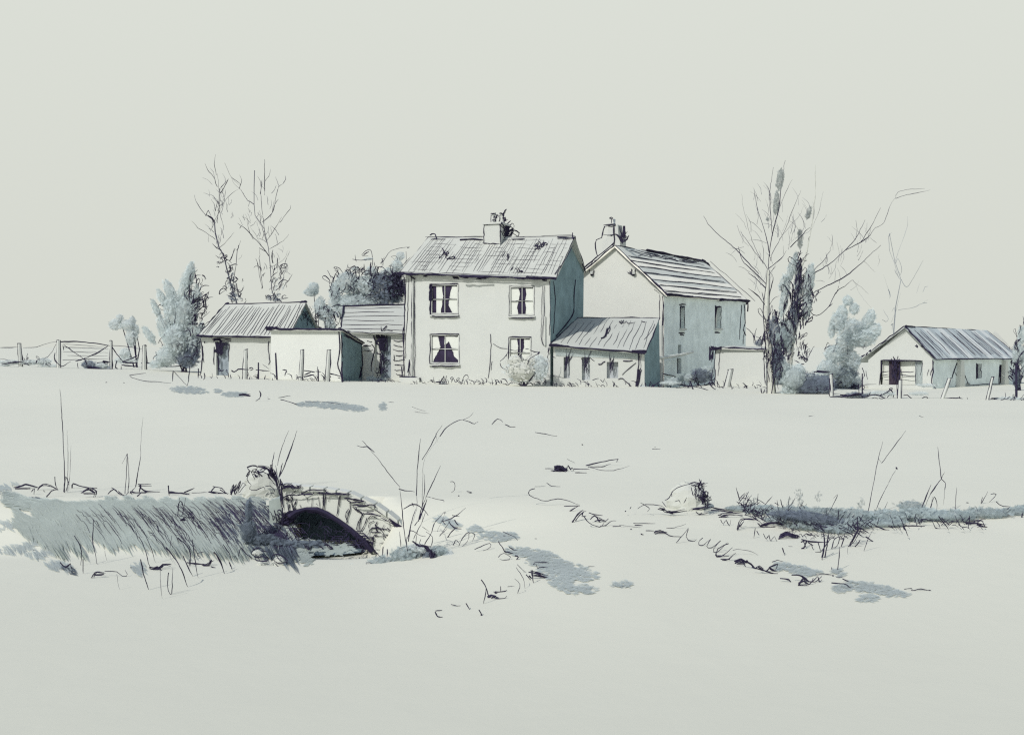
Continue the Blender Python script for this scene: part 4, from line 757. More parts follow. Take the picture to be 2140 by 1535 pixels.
b = MB(); ink_at(b, S('R1', '990,945 1120,955 1280,980|1.5;1000,960 1040,1020 1095,1085|2.6;1095,1085 1160,1065 1215,1040 1220,1030|2.8;1090,1095 1215,1100|4;1085,1120 1220,1130|3.4;1040,1080 1030,1140 1050,1150|3.4;1080,1130 1085,1200 1130,1155|2.4;1260,1100 1380,1105|3;1390,1000 1395,1130|2.6;1380,1105 1470,1100|2;1470,1130 1560,1130 1700,1115|2;1300,1190 1400,1195|2.4'), 60, .1); b.build('rail', rf)

yf = ['short pale post before the outbuilding, left of its right corner', 'thin dark stake between the outbuilding and the white shed', 'dark stake by the left corner of the white shed', 'bent pale post before the middle of the white shed', 'thin dark stake before the white shed, between two pale posts', 'leaning pale post before the right half of the white shed', 'dark stake at the right corner of the white shed']
for (px, y0, y1, Y, w, ln, m), lb in zip(((512,731,786,49.6,9,2,PLAST),(540,757,784,49.6,3.4,0,INK),(579,737,786,49.2,4,-3,INK),(628,731,784,49,8,4,PLAST),(665,772,795,48.6,3.4,0,INK),(684,731,786,48.8,9,4,PLAST),(716,768,794,48.4,4,-2,INK)), yf):
    q = at(px, y1, Y); t = thing('fence_post', lb, 'post', (q[0], Y, gz(q[0], Y)), 'posts before the white shed'); post(t, px, y0, y1, Y, w, ln, m, 'shaft')
b = MB(); ink_at(b, S('R3', '330,890 350,915 380,905|3;440,910 470,925 500,900 600,905|3.4;600,895 620,885 635,900 610,910|3;660,905 780,915|2.6;720,855 780,900|1.4;900,905 930,910 920,960|3;915,950 940,920|3.4;1090,910 1160,920 1190,930|3;1085,970 1180,950|4;1090,950 1150,930|4;1190,920 1240,925|2;1300,935 1420,965|3;600,990 605,970|2.4;735,990 745,955|2.6;400,905 405,915|4;1210,880 1215,1000|2;1410,920 1430,990|4'), 48.9, .2)
q = at(600, 790, 48.9); b.build('yard_weeds', origin=(q[0], 48.9, gz(q[0], 48.9)), tags=dict(label='thin dark weeds along the foot of the white shed posts', category='weeds', kind='stuff'))
q = at(1525, 812, 50.5); t = thing('fence_post', 'leaning pale post in front of the low outhouse', 'post', (q[0], 50.5, gz(q[0], 50.5))); post(t, 1518, 772, 818, 50.5, 12, 9, PLAST, 'shaft')
q = at(1390, 745, 54); t = thing('pole', 'pale pole leaning across the corner of the tall barn', 'pole', (at(1385, 812, 54)[0], 53.6, gz(at(1385, 812, 54)[0], 53.6)))
b = MB(); k = at(1448, 735, 57.4); k2 = at(1338, 748, 49.5); b.tube([k2, at(1385, 747, 53.4), at(1420, 742, 55.9), k], [.07, .075, .075, .06], CURT, 8); b.build('rail', t)
b = MB(); p = at(1381, 812, 53.4); p[2] = gz(p[0], p[1])-.1; q = at(1381, 680, 53.4); b.tube([p, q], .10, PLAST, 8); edge(b, p+V(-.11, -.03, 0), q+V(-.11, -.03, 0), 1.4); edge(b, p+V(.11, -.03, 0), q+V(.11, -.03, 0), 1.8); b.build('upright', t)
for (px, y0, y1, Y, w, ln, m), lb in zip(((1738,782,828,43.5,8,-2,PLAST),(1802,780,835,42,3,0,INK),(1879,794,838,42,8,2,PLAST),(1968,790,833,42,8,16,PLAST),(2062,788,833,41.5,6,12,PLAST),(2124,760,824,43,5,0,INK)),
        ('pale post between the low dark hedge and the grey bush', 'thin dark stake in front of the grey bush and striped shed gable', 'pale post in front of the brown shed doorway', 'leaning pale post before the near corner of the striped shed wall', 'leaning thin post before the far half of the striped shed wall', 'dark stake by the twiggy bush at the end of the striped shed')):
    q = at(px, y1, Y); t = thing('fence_post', lb, 'post', (q[0], Y, gz(q[0], Y)), 'posts along the right-hand fence'); post(t, px, y0, y1, Y, w, ln, m, 'shaft')
b = MB(); ink_at(b, S('R9', '640,990 760,990 860,965 900,990 1000,975 1080,1010 1140,1010|3.6;1130,930 1080,960 1040,980|2.6;1100,930 1130,960 1130,1000|3;1160,860 1160,1010|1.8;1210,980 1240,980 1290,1015 1350,1005 1390,990 1420,1030 1500,1010 1640,1000 1700,1020 1850,1025|2.4;1390,990 1400,1030|2.2;1640,990 1650,1015|2;1700,1000 1715,1040|2;1850,1020 1930,1000 2060,1020 2140,1020|3;1900,1040 2060,1045 2140,1075|4;1890,1000 2000,1030 2080,1035|3.4;520,800 560,800 640,805|4;540,790 650,800|3;1100,930 1130,920|2;860,900 870,980 860,1000|2;890,1070 895,1000|2;720,980 830,985 900,965|5;640,850 650,960|3;870,900 1000,895|1.4'), 42, .15)
ink_at(b, scr(2110, 836, 36, 4, 16, 12, 20, 40, 2)+scr(1840, 830, 40, 5, 12, 12, 20, 60, 2), 41.5, .15)
leaves(b, [(1840,822,34,6,0,.7,WASHL),(1920,822,26,4,0,.5,WASHL),(2110,834,36,6,0,.9),(1790,826,30,7,0,1,WASHD),(1940,805,26,4,0,.5,WASHL)], 42, WASHL, 8)
q = at(1900, 832, 42); b.build('fence_weeds', origin=(q[0], 42, gz(q[0], 42)), tags=dict(label='ragged line of weeds along the foot of the right-hand fence', category='weeds', kind='stuff'))

# ================================================================== STONE BRIDGE
YB = 11.75
bt = thing('stone_bridge', 'small stone arch bridge with a sloping coping over the dark stream', 'bridge', (at(690, 1160, YB)[0], YB, gz(at(690, 1160, YB)[0], YB)))
arch = [(592,1108),(597,1092),(606,1079),(620,1069),(640,1063),(662,1064),(684,1073),(708,1088),(732,1106),(752,1124),(770,1142),(778,1152)]
top = [(586,1020),(604,1021),(625,1024),(650,1026),(680,1029),(705,1033),(730,1037),(757,1049),(785,1062),(810,1078),(834,1096),(852,1118)]
A3 = [at(x, y, YB) for x, y in arch]; T3 = [at(x, y, YB) for x, y in top]; dpt = V(.08, .60, 0)
b = MB()
for i in range(len(A3)-1): b.poly([A3[i], A3[i+1], T3[i+1], T3[i]], BRIDGE)
endb = at(852, 1175, YB-.05); b.poly([A3[-1], at(790, 1185, YB), endb, T3[-1]], BRIDGE)
bp = Plane((A3[0][0], YB, 0), (A3[-1][0], YB, 0))
ink_plane(b, bp, S('R11', '830,660 825,780|3.2;850,650 835,790|2.4;955,680 945,790 935,830|2.6;965,670 960,760|2;1050,720 1040,800 1015,890|2.6;1030,780 1005,830 1025,890|2.2;1150,810 1110,880 1095,940|3;1130,850 1120,920 1110,960|2.2;1180,850 1150,920 1125,970|2.4;790,680 800,760|1.4;700,690 705,720|1.4;740,690 735,770|1.4;880,680 870,720|1.4;1240,870 1200,890 1190,930|2;1260,850 1210,830 1180,880|1.8;1190,980 1220,930 1340,940|3;1340,930 1400,970|2.4;1210,965 1290,960|2.4;1300,980 1390,990|2;1360,930 1360,880|1.4;1340,1010 1400,1040|2.2;1270,950 1240,990 1330,1000|1.6;640,740 650,770|1.4;555,740 550,790|3;600,760 605,800|3;575,730 590,810|3;780,735 770,740|1.6;1060,760 1130,800 1150,840|2.2;1080,780 1150,820|1.8'), off=.012)
ink_plane(b, bp, scr(606, 1050, 10, 14, 10, 16, 80, 30, 2.4)+scr(800, 1120, 24, 16, 24, 14, 150, 50, 2), off=.012)
b.build('parapet', bt)
b = MB()                       # coping stones along the parapet
for i in range(len(T3)-1):
    p, q = T3[i]+V(0, -.03, 0), T3[i+1]+V(-.012, -.03, 0); d = (q-p)*.03
    b.prism([p+d, q-d, q-d+V(0, 0, .05), p+d+V(0, 0, .05)], V(.02, .17, 0), BRIDGE)
ink_plane(b, bp, S('R11', '500,690 560,660 640,665 700,625 860,620|3;630,660 720,655 760,645|4;790,645 930,650 1050,655|5;850,625 860,640|3;1010,690 1100,700 1165,710|5;1020,700 1060,720 1150,715|3;1070,740 1150,750 1230,740 1250,760|4;1090,750 1110,800|2;1160,810 1220,815 1290,830|4;1250,780 1310,820|2;1290,840 1340,870|2;1180,800 1240,790|2;660,640 690,670|3;1310,850 1400,900|2;480,600 500,550 520,600 560,600|3.4;500,620 560,600 640,610 660,590|5;510,590 560,580 600,610|6;500,570 530,610|5;620,585 660,600|3;1350,850 1420,900 1480,930|5;1390,890 1440,930 1500,940|8;1400,900 1460,960|6;1440,910 1470,980|4'), off=.05); b.build('coping', bt)
b = MB()                       # voussoir ring, drawn in dark ink
ring = [at(x, y, YB-.02) for x, y in [(584,1112)]+arch]
b.tube(ring, [.055, .05, .05, .04, .03, .022, .03, .028, .026, .03, .032, .034, .03], INK, 6)
ink_plane(b, bp, S('R11', '500,890 520,840 560,800 600,790|8;490,900 560,870 600,820|6;520,920 600,860 640,820|5;600,800 680,775 760,790 830,830 900,850|6;880,840 960,880 1040,930 1110,980 1190,1060|5;1130,1000 1230,1010 1215,1070|5;1140,1010 1190,1080 1270,1140|5;1180,1040 1230,1060|6;1150,970 1200,1020|4;1260,1130 1340,1160|3;1310,1060 1330,1150|3;700,790 800,800 880,840|5')+scr(588, 1088, 10, 12, 22, 14, 60, 50, 3.4)+scr(765, 1138, 14, 10, 26, 12, 150, 60, 2.8), off=.02); b.build('arch_ring', bt)
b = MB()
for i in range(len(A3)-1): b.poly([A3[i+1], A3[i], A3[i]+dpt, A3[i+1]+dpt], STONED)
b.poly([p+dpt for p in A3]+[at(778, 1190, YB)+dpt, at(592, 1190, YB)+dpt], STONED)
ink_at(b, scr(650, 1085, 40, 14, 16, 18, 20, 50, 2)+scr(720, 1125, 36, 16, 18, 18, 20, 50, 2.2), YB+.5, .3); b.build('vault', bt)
b = MB()                       # roadway carried over the arch
k0 = len(b.v); nP, nY = 26, 10
for jj in range(nY+1):
    y_ = 11.84+(12.72-11.84)*jj/nY
    for ii in range(nP+1):
        p_ = 556+258*ii/nP; X_ = (p_-CX)/F*y_; f_ = -.16*float(sm((p_-755)/70)); rr = float(sm((y_-12.3)/.4))
        b.v.append((X_, y_, f_*(1-rr)+(float(zf(X_, y_))+.004)*rr))
for jj in range(nY):
    for ii in range(nP): b.f.append((k0+jj*(nP+1)+ii, k0+jj*(nP+1)+ii+1, k0+(jj+1)*(nP+1)+ii+1, k0+(jj+1)*(nP+1)+ii)); b.m.append(b.mi(GROUND))
dk = b.build('deck', bt)
for p in dk.data.polygons: p.use_smooth = True
b = MB()                       # end of the wall where it runs into the bank
q0, q1, q2, q3 = at(562, 1046, YB+.02), at(588, 1040, YB+.02), at(590, 1150, YB), at(566, 1150, YB)
b.prism([q0, q1, q2, q3], V(.05, .5, 0), ABUT); edge(b, at(586, 1000, YB-.06), at(592, 1060, YB-.06), 4, 6); edge(b, at(590, 1060, YB-.06), at(590, 1100, YB-.06), 3, 5)
ink_plane(b, Plane(tuple(q0+V(0, -.03, 0)), tuple(q1+V(0, -.03, 0))), S('R11', '480,620 490,700 495,760|4')+scr(578, 1105, 9, 30, 16, 22, 100, 20, 2), off=.02); b.build('abutment', bt)

def rock(name, label, cat, px, py, Y, wpx, hpx, m, ink, seed=0, dep=.8):
    rs = np.random.RandomState(seed); q = at(px, py, Y); k = Y/F; o = V(q[0], Y, gz(q[0], Y)-.02); b = MB(); nu, nv = 18, 9; n0 = len(b.v)
    for j in range(nv+1):
        ph = math.pi/2*j/nv
        for i in range(nu):
            th = 2*math.pi*i/nu; r = 1+.09*math.sin(3*th+seed)+.05*rs.randn()*(j < nv)
            b.v.append(tuple(o+V(math.cos(th)*wpx/2*k*math.cos(ph)**.7*r, math.sin(th)*wpx/2*k*dep*math.cos(ph)**.7*r, hpx*k*math.sin(ph)*(1+.04*rs.randn()*(j < nv)))))
    for j in range(nv):
        for i in range(nu): b.f.append((n0+j*nu+i, n0+j*nu+(i+1) % nu, n0+(j+1)*nu+(i+1) % nu, n0+(j+1)*nu+i)); b.m.append(b.mi(m))
    ob = None
    for st, off in ink: ink_at(b, st, Y-off, .03)
    ob = b.build(name, origin=o, tags=dict(label=label, category=cat)); return ob
rock('boulder', 'rounded scribbled boulder at the left end of the bridge', 'boulder', 551, 1032, 12.6, 80, 56, PIECE,
     [(S('R11', '215,445 260,430 300,440|4;220,450 235,480 215,540 250,590|2.4;300,430 380,440 420,480 460,550|5;250,590 235,620 290,630 350,600 360,630|2;300,450 270,500 320,520 290,460 250,480 280,540|2.6;380,460 420,520 450,560|6;440,500 470,600 490,680|6;430,520 460,590|5;360,600 400,590 440,640 370,660|2;310,440 400,470 380,500 330,470|3;80,620 90,660 130,580 120,640 160,550 150,630 180,570 210,590|2.4;0,625 60,660|3;90,670 110,590|3;230,480 210,520 240,500|3;420,470 400,510 440,540|4'), .36), (scr(572, 1000, 8, 18, 20, 16, 110, 20, 3), .36), (scr(534, 988, 16, 10, 14, 14, 20, 80, 2.2), .36)], 3)
rock('boulder', 'rounded boulder with a dark hatched side at the right of the track', 'boulder', 1440, 1066, 11.9, 88, 56, PIECE,
     [(S('R13', '1070,500 1100,480 1130,430 1180,400 1240,385|2.2;1120,475 1120,440 1160,405|1.8;1140,510 1170,500 1180,520|2;1225,480 1205,520|2;1240,385 1280,370 1340,380 1350,370|3;1030,560 1070,570 1100,590 1220,575|6;1080,575 1130,590|6;1050,510 1080,550|1.6;1260,570 1320,570 1390,550|6;870,560 930,530 1040,540 1070,560|1.8;890,515 930,540 960,560 940,580|1.8;1290,580 1320,600 1380,590|2.4;1300,630 1320,600 1340,590|2.2;780,580 790,575|3;815,565 825,545|2.4'), .42), (scr(1462, 1034, 13, 22, 54, 18, 85, 22, 1.9), .38), (scr(1474, 1048, 8, 14, 34, 14, 85, 20, 2.6), .4), (scr(1455, 1013, 14, 4, 14, 10, 20, 30, 3), .38)], 5)
for px, py, w, h, sd, lb, st in ((548,1173,24,13,1,'small flat stone below the bank, left of the bridge arch', '275,1165 340,1160 385,1175 370,1195 290,1190 280,1165|3.4;300,1165 320,1190|2'), (537,1158,26,18,2,'rounded small stone at the foot of the dark bank', '250,1140 270,1100 320,1090 350,1110|3;250,1140 290,1165|2.4;330,1110 390,1120|3'), (583,1174,30,20,4,'larger wedge-shaped stone below the bridge arch', '415,1170 430,1145 480,1145 530,1180 540,1200 470,1215 420,1180|3;450,1150 480,1190 500,1200|2.4;470,1240 430,1200|2.4')):
    rock('stone', lb, 'stone', px, py+6, gY(px, py+6), w, h, PIECE, [(S('R11', st), .08)], sd)

# ================================================================== BANKS AND GRASS
def stuff(b, name, label, cat, px, py, kind='stuff', group=None):
    q = G(px, py); tg = dict(label=label, category=cat, kind=kind)
    if group: tg['group'] = group
    return b.build(name, origin=tuple(q), tags=tg)
b = MB()                # long grass combed down the stream bank
def comb(poly_rows, m, n, length, w, ang):
    for _ in range(n):
        x0, y0, x1, y1, hgt = random.choice(poly_rows); t = random.random()
        if math.sin((x0+(x1-x0)*t)*.19)+.8*math.sin((x0+(x1-x0)*t)*.083+1) < -1.25 and random.random() < .7: continue
        t = t; x = x0+(x1-x0)*t; y = y0+(y1-y0)*t+random.random()**1.1*hgt
        l = length*random.uniform(.5, 1.2); a = math.radians(ang+random.gauss(0, 5)); ww = w*random.uniform(.6, 1.3)
        dx, dy = math.cos(a)*l, math.sin(a)*l; hh = random.uniform(.004, .03)
        pts = [G(x+dx*k, y+dy*k, hh*(1-.3*k)) for k in (0, .35, .7, 1)]
        wd = [G(x+dx*k+ww*math.sin(a)*s, y+dy*k-ww*math.cos(a)*s, hh) for k, s in ((.35, 1), (.7, .8))]
        b.poly([pts[0], wd[0], wd[1], pts[3], pts[2], pts[1]], m)
comb([(110,1050,300,1046,22),(220,1046,420,1042,40),(330,1046,540,1044,60),(400,1042,588,1040,70)], BANK, 3400, 52, 6, 44)
comb([(150,1060,260,1062,30),(260,1075,360,1085,34),(360,1090,450,1105,34),(170,1085,205,1110,20),(450,1100,560,1110,34)], BANK, 1500, 46, 6, 42)
comb([(460,1062,545,1046,60),(500,1090,580,1110,44)], BANKD, 900, 46, 5, 50)
comb([(0,1046,110,1050,10),(0,1030,30,1040,30)], BANK, 260, 40, 6, 12)
comb([(x, 1036+random.uniform(-3, 5), x+16, 1038, 12) for x in range(215, 520, 38)], BANK, 240, 30, 6, 44)
comb([(60,1052,240,1075,50),(200,1085,360,1105,36),(330,1100,500,1120,34),(20,1060,110,1110,40)], BANK, 1500, 46, 6, 43)
comb([(455,1080,600,1130,40),(520,1046,575,1050,90)], BANKD, 700, 40, 5, 50)
comb([(430,1050,560,1050,60)], BANKD, 360, 40, 4, 48)
comb([(60,1048,110,1050,30),(80,1080,150,1120,26),(95,1050,170,1120,16)], BANK, 620, 44, 6, 48)
mat_patch(b, [(40,1048,48,9,0),(75,1050,20,10,0,BANKD),(130,1110,30,14,-40),(25,1100,9,52,-82),(34,1150,9,40,-85),(60,1140,8,26,-60),(85,1160,34,8,5),(110,1145,14,10,30),(125,1185,34,11,-10),(145,1192,20,8,-20,BANKD),(290,1190,18,14,-30),(8,1020,6,30,-75)], BANKL, 16, 2.0, -40)
leaves(b, [(520,1110,20,26,0,1,BANKD),(548,1128,40,14,0,1.2,BANKD),(590,1140,40,14,0,1.2,BANKD),(640,1140,60,12,0,1,BANKD),(520,1070,8,30,0,.8,BANKD)], gY(560, 1152)+.1, BANKD, 12, 2.0, .1)  # dark leaves paint the arch's shadow spreading left into the bank
mat_patch(b, [(610,1145,60,20,0,BANK),(560,1130,30,22,0),(580,1150,46,12,0,BANKD),(620,1165,26,10,0,BANK),(640,1172,14,12,0,BANK),(700,1150,50,12,0,BANK)], BANK, 14, 2.2, 10)
stuff(b, 'bank_grass', 'long blue-grey grass combed down the stream bank left of the bridge, darkened as shadow by the arch', 'grass', 300, 1100)
b = MB()
ink_stand(b, S('R10', '95,765 150,750 180,740 260,765|6;100,770 200,765|5;255,780 290,745 340,750 390,780|4.4;310,830 345,785 380,775|3;365,690 370,740 385,775|2.4;290,780 300,795|2;210,790 230,770 225,815|2.4;480,765 490,735 530,750 600,765 650,765|3.4;550,790 600,765 640,785 630,825|5;555,800 640,800|5;590,770 640,800|4;720,805 760,770 790,800 830,815|2.6;745,760 800,805|2.2;790,785 830,820 860,790|2;920,740 1010,745|4.4;930,745 960,780 1065,795|3.6;880,790 930,800 990,790|4;870,785 880,810|3;915,825 950,790|3;940,740 930,800|4;1125,745 1130,820|3.4;1130,790 1200,795 1270,805|5;1230,795 1300,765|3.4;1280,800 1400,790|1.2;1400,790 1450,800 1530,805|4.4;1420,755 1480,765 1510,800|2.4;1410,790 1440,755|3;1540,810 1560,740 1570,810 1610,720 1590,800 1640,740|3'))
stuff(b, 'grass_tuft', 'dark line of tufts and twigs along the top of the left stream bank', 'grass', 250, 1030)
b = MB()                # ragged stems at the foot of the bank and hatch of grass shading it
for x0, y0, n in ((480,1052,34),(520,1062,30),(440,1052,26),(390,1060,22),(340,1062,22),(290,1066,18),(230,1066,14),(170,1070,10),(420,1090,18),(330,1100,14),(460,1085,26),(540,1085,24),(560,1110,22)):
    for _ in range(n):
        x = x0+random.uniform(-24, 40); y = y0+random.uniform(-6, 22); l = random.uniform(.5, 1.2); ink_ground(b, [([(x, y), (x+24*l, y+22*l), (x+46*l, y+54*l)], random.uniform(.7, 1.7))], h=.03)
ink_ground(b, scr(560, 1130, 34, 12, 40, 22, -35, 25, 2.4)+scr(600, 1120, 30, 20, 24, 22, 0, 90, 2.2)+scr(545, 1140, 16, 8, 30, 18, 20, 40, 3), h=.03)
ink_ground(b, scr(690, 1125, 70, 16, 34, 22, 10, 60, 2)+scr(700, 1140, 60, 8, 34, 18, 5, 40, 3), h=.02)
ink_stand(b, S('R10', '495,1080 530,1140 545,1210 540,1285|2.4;625,980 620,1120 640,1220 650,1280|2.2;555,1240 555,1340|2.4;620,1365 640,1325 700,1330|5;630,1350 700,1340|6;700,1320 780,1325 830,1360 850,1340 835,1310|1.8;870,1300 900,1300|3.4;940,1240 960,1340 995,1450|3;930,1090 970,1180 1000,1290 1020,1310|1.8;950,1040 1000,1140 1040,1270|1.8;1000,1300 1060,1310 1090,1280 1140,1280|7;1020,1310 1050,1290 1080,1320|4;1070,1310 1075,1440 1085,1510|1.2;1110,1160 1180,1250 1220,1330 1255,1430|3;1125,1330 1120,1420 1145,1480 1155,1300|2.2;1150,1080 1130,1200|1.2;1190,1100 1250,1150 1275,1210 1270,1250|3;1225,1220 1260,1300 1290,1360|2.8;1285,1110 1300,1230 1325,1370|2.2;1250,1265 1300,1270 1360,1280 1420,1250|5;1270,1240 1265,1290|5;1350,1270 1390,1285 1410,1240 1400,1280|6;1430,1190 1470,1250 1500,1340|4;1490,1140 1530,1200 1550,1250|2.6;1530,1260 1550,1310|4.4;1410,1290 1440,1300|2.4;1590,1240 1610,1160 1640,1200 1700,1245|2.4;400,1260 440,1295 470,1270 480,1310|4;220,1190 240,1180|1.6;700,1180 715,1260|.8;780,1340 800,1450|.8;1360,1190 1320,1200 1330,1230|1.6'))
stuff(b, 'grass_stem', 'ragged dark stems and hatching at the foot of the left bank and under the arch', 'grass', 350, 1180)
b = MB()                # right-hand bank
leaves_dabs = [(1545,1062,34,6),(1600,1066,50,12),(1660,1072,60,16),(1720,1078,60,20),(1780,1080,50,20),(1850,1080,60,18),(1920,1076,60,18),(1905,1058,30,12),(1990,1078,60,14),(2060,1072,60,12),(2120,1068,40,10),(2140,1062,20,8),(1780,1095,40,14),(1640,1086,46,10),(1700,1098,56,14),(1750,1106,40,12),(1850,1092,50,10)]
for d in leaves_dabs:
    cx, cy, rx, ry = d; Y = gY(cx, cy+ry*.6)
    leaves(b, [d], Y, RBANK, 11, 3.0, .14)
leaves(b, [(1700,1084,70,16,-8),(1650,1076,46,9,-6),(1730,1104,46,12,-10)], gY(1700, 1108), WASHD, 11, 1.3, .12)
leaves(b, [(1669,1034,9,22,5,.8),(1710,1040,8,14,0,.7),(1800,1052,9,16,0,.8),(1574,1046,9,8,0,.6),(1650,1048,8,14,0,.5),(1900,1052,34,9,0,.8)], gY(1700, 1075), TWIGW, 7, .8, .1, core=False)
stuff(b, 'bank_grass', 'dense blue-grey grass along the low right-hand bank', 'grass', 1800, 1085)
b = MB()
for _ in range(270):
    x = random.uniform(1540, 1800); y = 1064+(x-1560)*.15+random.gauss(0, 9); l = random.uniform(10, 30); a = math.radians(random.choice((-28, -28, -20, 60, 100))+random.gauss(0, 14))
    ink_stand(b, [([(x, y), (x+l*.5*math.cos(a), y-l*.5*math.sin(a)-1), (x+l*math.cos(a), y-l*math.sin(a))], random.uniform(1.3, 2.6))], dy=-.2)
for _ in range(60):
    x = random.uniform(1790, 2060); y = 1094+random.gauss(0, 5); l = random.uniform(10, 24); a = math.radians(random.choice((-35, 20, 110))+random.gauss(0, 20)); ink_stand(b, [([(x, y), (x+l*.5*math.cos(a), y-l*.5*math.sin(a)-2), (x+l*math.cos(a), y-l*math.sin(a))], random.uniform(1.2, 2.4))], dy=-.15)
for _ in range(70):
    x = random.uniform(1640, 1780); y = random.uniform(1100, 1128); l = random.uniform(8, 22); a = math.radians(random.uniform(0, 180)); ink_stand(b, [([(x, y), (x+l*.5*math.cos(a), y-l*.4), (x+l*math.cos(a), y-l*.3*math.sin(a))], random.uniform(.9, 1.8))])
ink_stand(b, S('R13', '1400,550 1480,565 1560,570 1590,545|3;1400,570 1520,580 1600,600|3;1455,625 1490,605 1560,600 1630,610|6;1470,630 1520,615|6;1470,640 1490,670 1510,640 1535,690 1545,640|2;1590,715 1620,640 1680,630 1740,635|5;1600,700 1640,650|3;1590,690 1620,680|2;1760,690 1800,670 1870,665 1920,670|6;1740,670 1780,700 1860,690|6;1720,700 1710,780|2;1730,720 1750,760|2;1780,740 1800,780 1820,750 1830,790 1860,760 1875,800|2.2;1900,765 1940,740 2000,760 2030,770|8;1900,770 1960,750 2020,765|6;2050,800 2090,790 2070,850|4;2090,740 2140,760|4;2100,800 2140,830|3.4;1920,845 1930,900|2'))
ink_stand(b, S('R14', '550,1070 570,960 560,880|4;570,1070 590,950 600,870|3.4;545,1020 600,940 650,900|2.4;620,1000 640,930 680,910 660,980 620,990|2.4;690,990 720,880|2.8;750,990 780,920 830,830|5;760,970 800,900 830,840|5;790,990 830,930|3;855,1020 880,940 920,860|1.6;870,910 900,930 925,950|3.4;400,1000 430,980 410,940|4;240,920 300,890 380,910|8;250,910 330,885|6;100,840 180,810 270,825|6;550,1080 560,1000|2;400,930 500,950 600,960|4;520,950 540,1020 500,1025|2.4;470,960 490,1010|2.2;1270,780 1390,800 1410,850|2.4;1350,790 1390,860 1420,850|2;1400,760 1460,840|3;1420,770 1480,830|3;1300,760 1280,790|2.4;1340,700 1370,620 1390,680 1380,740|2;1590,810 1680,810 1740,830|6;1600,800 1720,800|5;1680,820 1755,845|4;690,880 620,890|2;1140,830 1160,870|4;1060,830 1300,835|4;940,830 1010,860 1040,870|3;1670,690 1690,740 1670,760|2;1720,620 1710,670 1760,580|2;1780,600 1820,600 1770,660|2;1820,655 1870,690 1920,690 1860,740 1880,765 1930,745 1990,740|2.4;1690,720 1810,755|1.8;1605,660 1620,670|3;2005,770 2015,730|3.4'))
stuff(b, 'grass_stem', 'dark tangled stems bristling from the right-hand bank', 'grass', 1700, 1110)

# ---- reed clumps, each a plant of its own
def reeds(label, px, py, reg, txt, heads='', extra=None, w=2.0, dy=0.0):
    q = G(px, py); t = thing('reed_clump', label, 'reeds', tuple(q), 'reeds and tall stems by the stream')
    b = MB(); Y = gY(px, py)+dy
    for pts, ww in S(reg, txt, w):
        q2 = [jit(p, .3) for p in spline(pts, 9)]; low = max(p[1] for p in q2); d = random.uniform(-.12, .12); ln = random.uniform(-.25, .25)
        P = [at(x, y, Y+d+ln*(low-y)/F*Y) for x, y in q2]; b.tube(P, radii(len(P), ww, Y, (.9, .35)), INK, 5)
    b.build('stalk', t)
    if extra:
        b = MB(); extra(b, Y); b.build('foliage', t)
    return t
reeds('tall thin pair of reeds at the far left of the stream bank', 136, 1030, 'R10', '430,795 430,640 420,400 402,105|2.2;425,790 440,690 460,745|2.6;450,790 455,560 448,380|1.1;460,780 470,600 475,480|.9;440,790 455,740 465,700|2')
reeds('short hooked reed with one long leaning stem on the left bank', 265, 1032, 'R10', '835,815 850,560 845,550 815,605|2.0;850,850 862,700 855,560|1.8;905,760 925,640 940,555|2.6;940,555 945,400 955,290|.8;870,800 905,760|2')
reeds('short looped reed stump sticking out of the combed bank grass', 378, 1095, 'R10', '1175,1000 1215,995 1230,960 1290,960|2.6;1185,1000 1195,870 1215,860 1225,920 1200,990|2.6;1205,990 1225,970 1250,1020|6;1200,830 1195,880|1.4;1240,830 1230,900|1.2')
reeds('four slanting reeds rising behind the scribbled boulder', 583, 1018, 'R11', '470,530 500,470 560,320 618,150|2.8;465,540 520,430 580,270|2.2;460,430 490,300 550,150|1.6;410,470 420,400 435,325|2.6;475,520 500,410|3.2;460,510 445,430|2', dy=.05)
def big(b, Y):
    leaves(b, [(800,1175,34,14,0),(845,1165,34,26,0,1.3),(800,1185,20,10),(915,1150,22,12,0),(900,1170,24,26,0,1.4,WASHD),(920,1172,26,24,0,1.2),(940,1168,22,20,0,.8,WASHL),(910,1188,18,14,0,.9),(870,1145,30,10,0,.7,WASHL),(740,1185,14,8,0,.5,WASHL)], Y, RBANK, 11, 2.6, .14)
    ink_at(b, scr(903, 1165, 6, 20, 34, 20, -75, 20, 4)+S('R11', '1540,1040 1600,1080 1660,1090 1690,1150 1690,1210|6;1650,1090 1700,1150 1720,1210|8;1690,1120 1700,1220|7;1610,1020 1600,1060 1640,1070 1690,1080 1700,1000 1650,960|2.4;1720,1120 1690,1220|5;1180,1240 1170,1210 1220,1210 1200,1250|2;1060,1240 1160,1300|3.4;1080,1260 1090,1280|4;1240,1260 1240,1340|2;1190,1320 1190,1360|2.4;1260,1270 1275,1320|1.8;1540,1270 1560,1290 1570,1260|1.6;1230,1010 1220,1080 1280,1160|3;1310,1080 1300,1150|3;1340,1100 1340,1160|3'), Y-.12, .04)
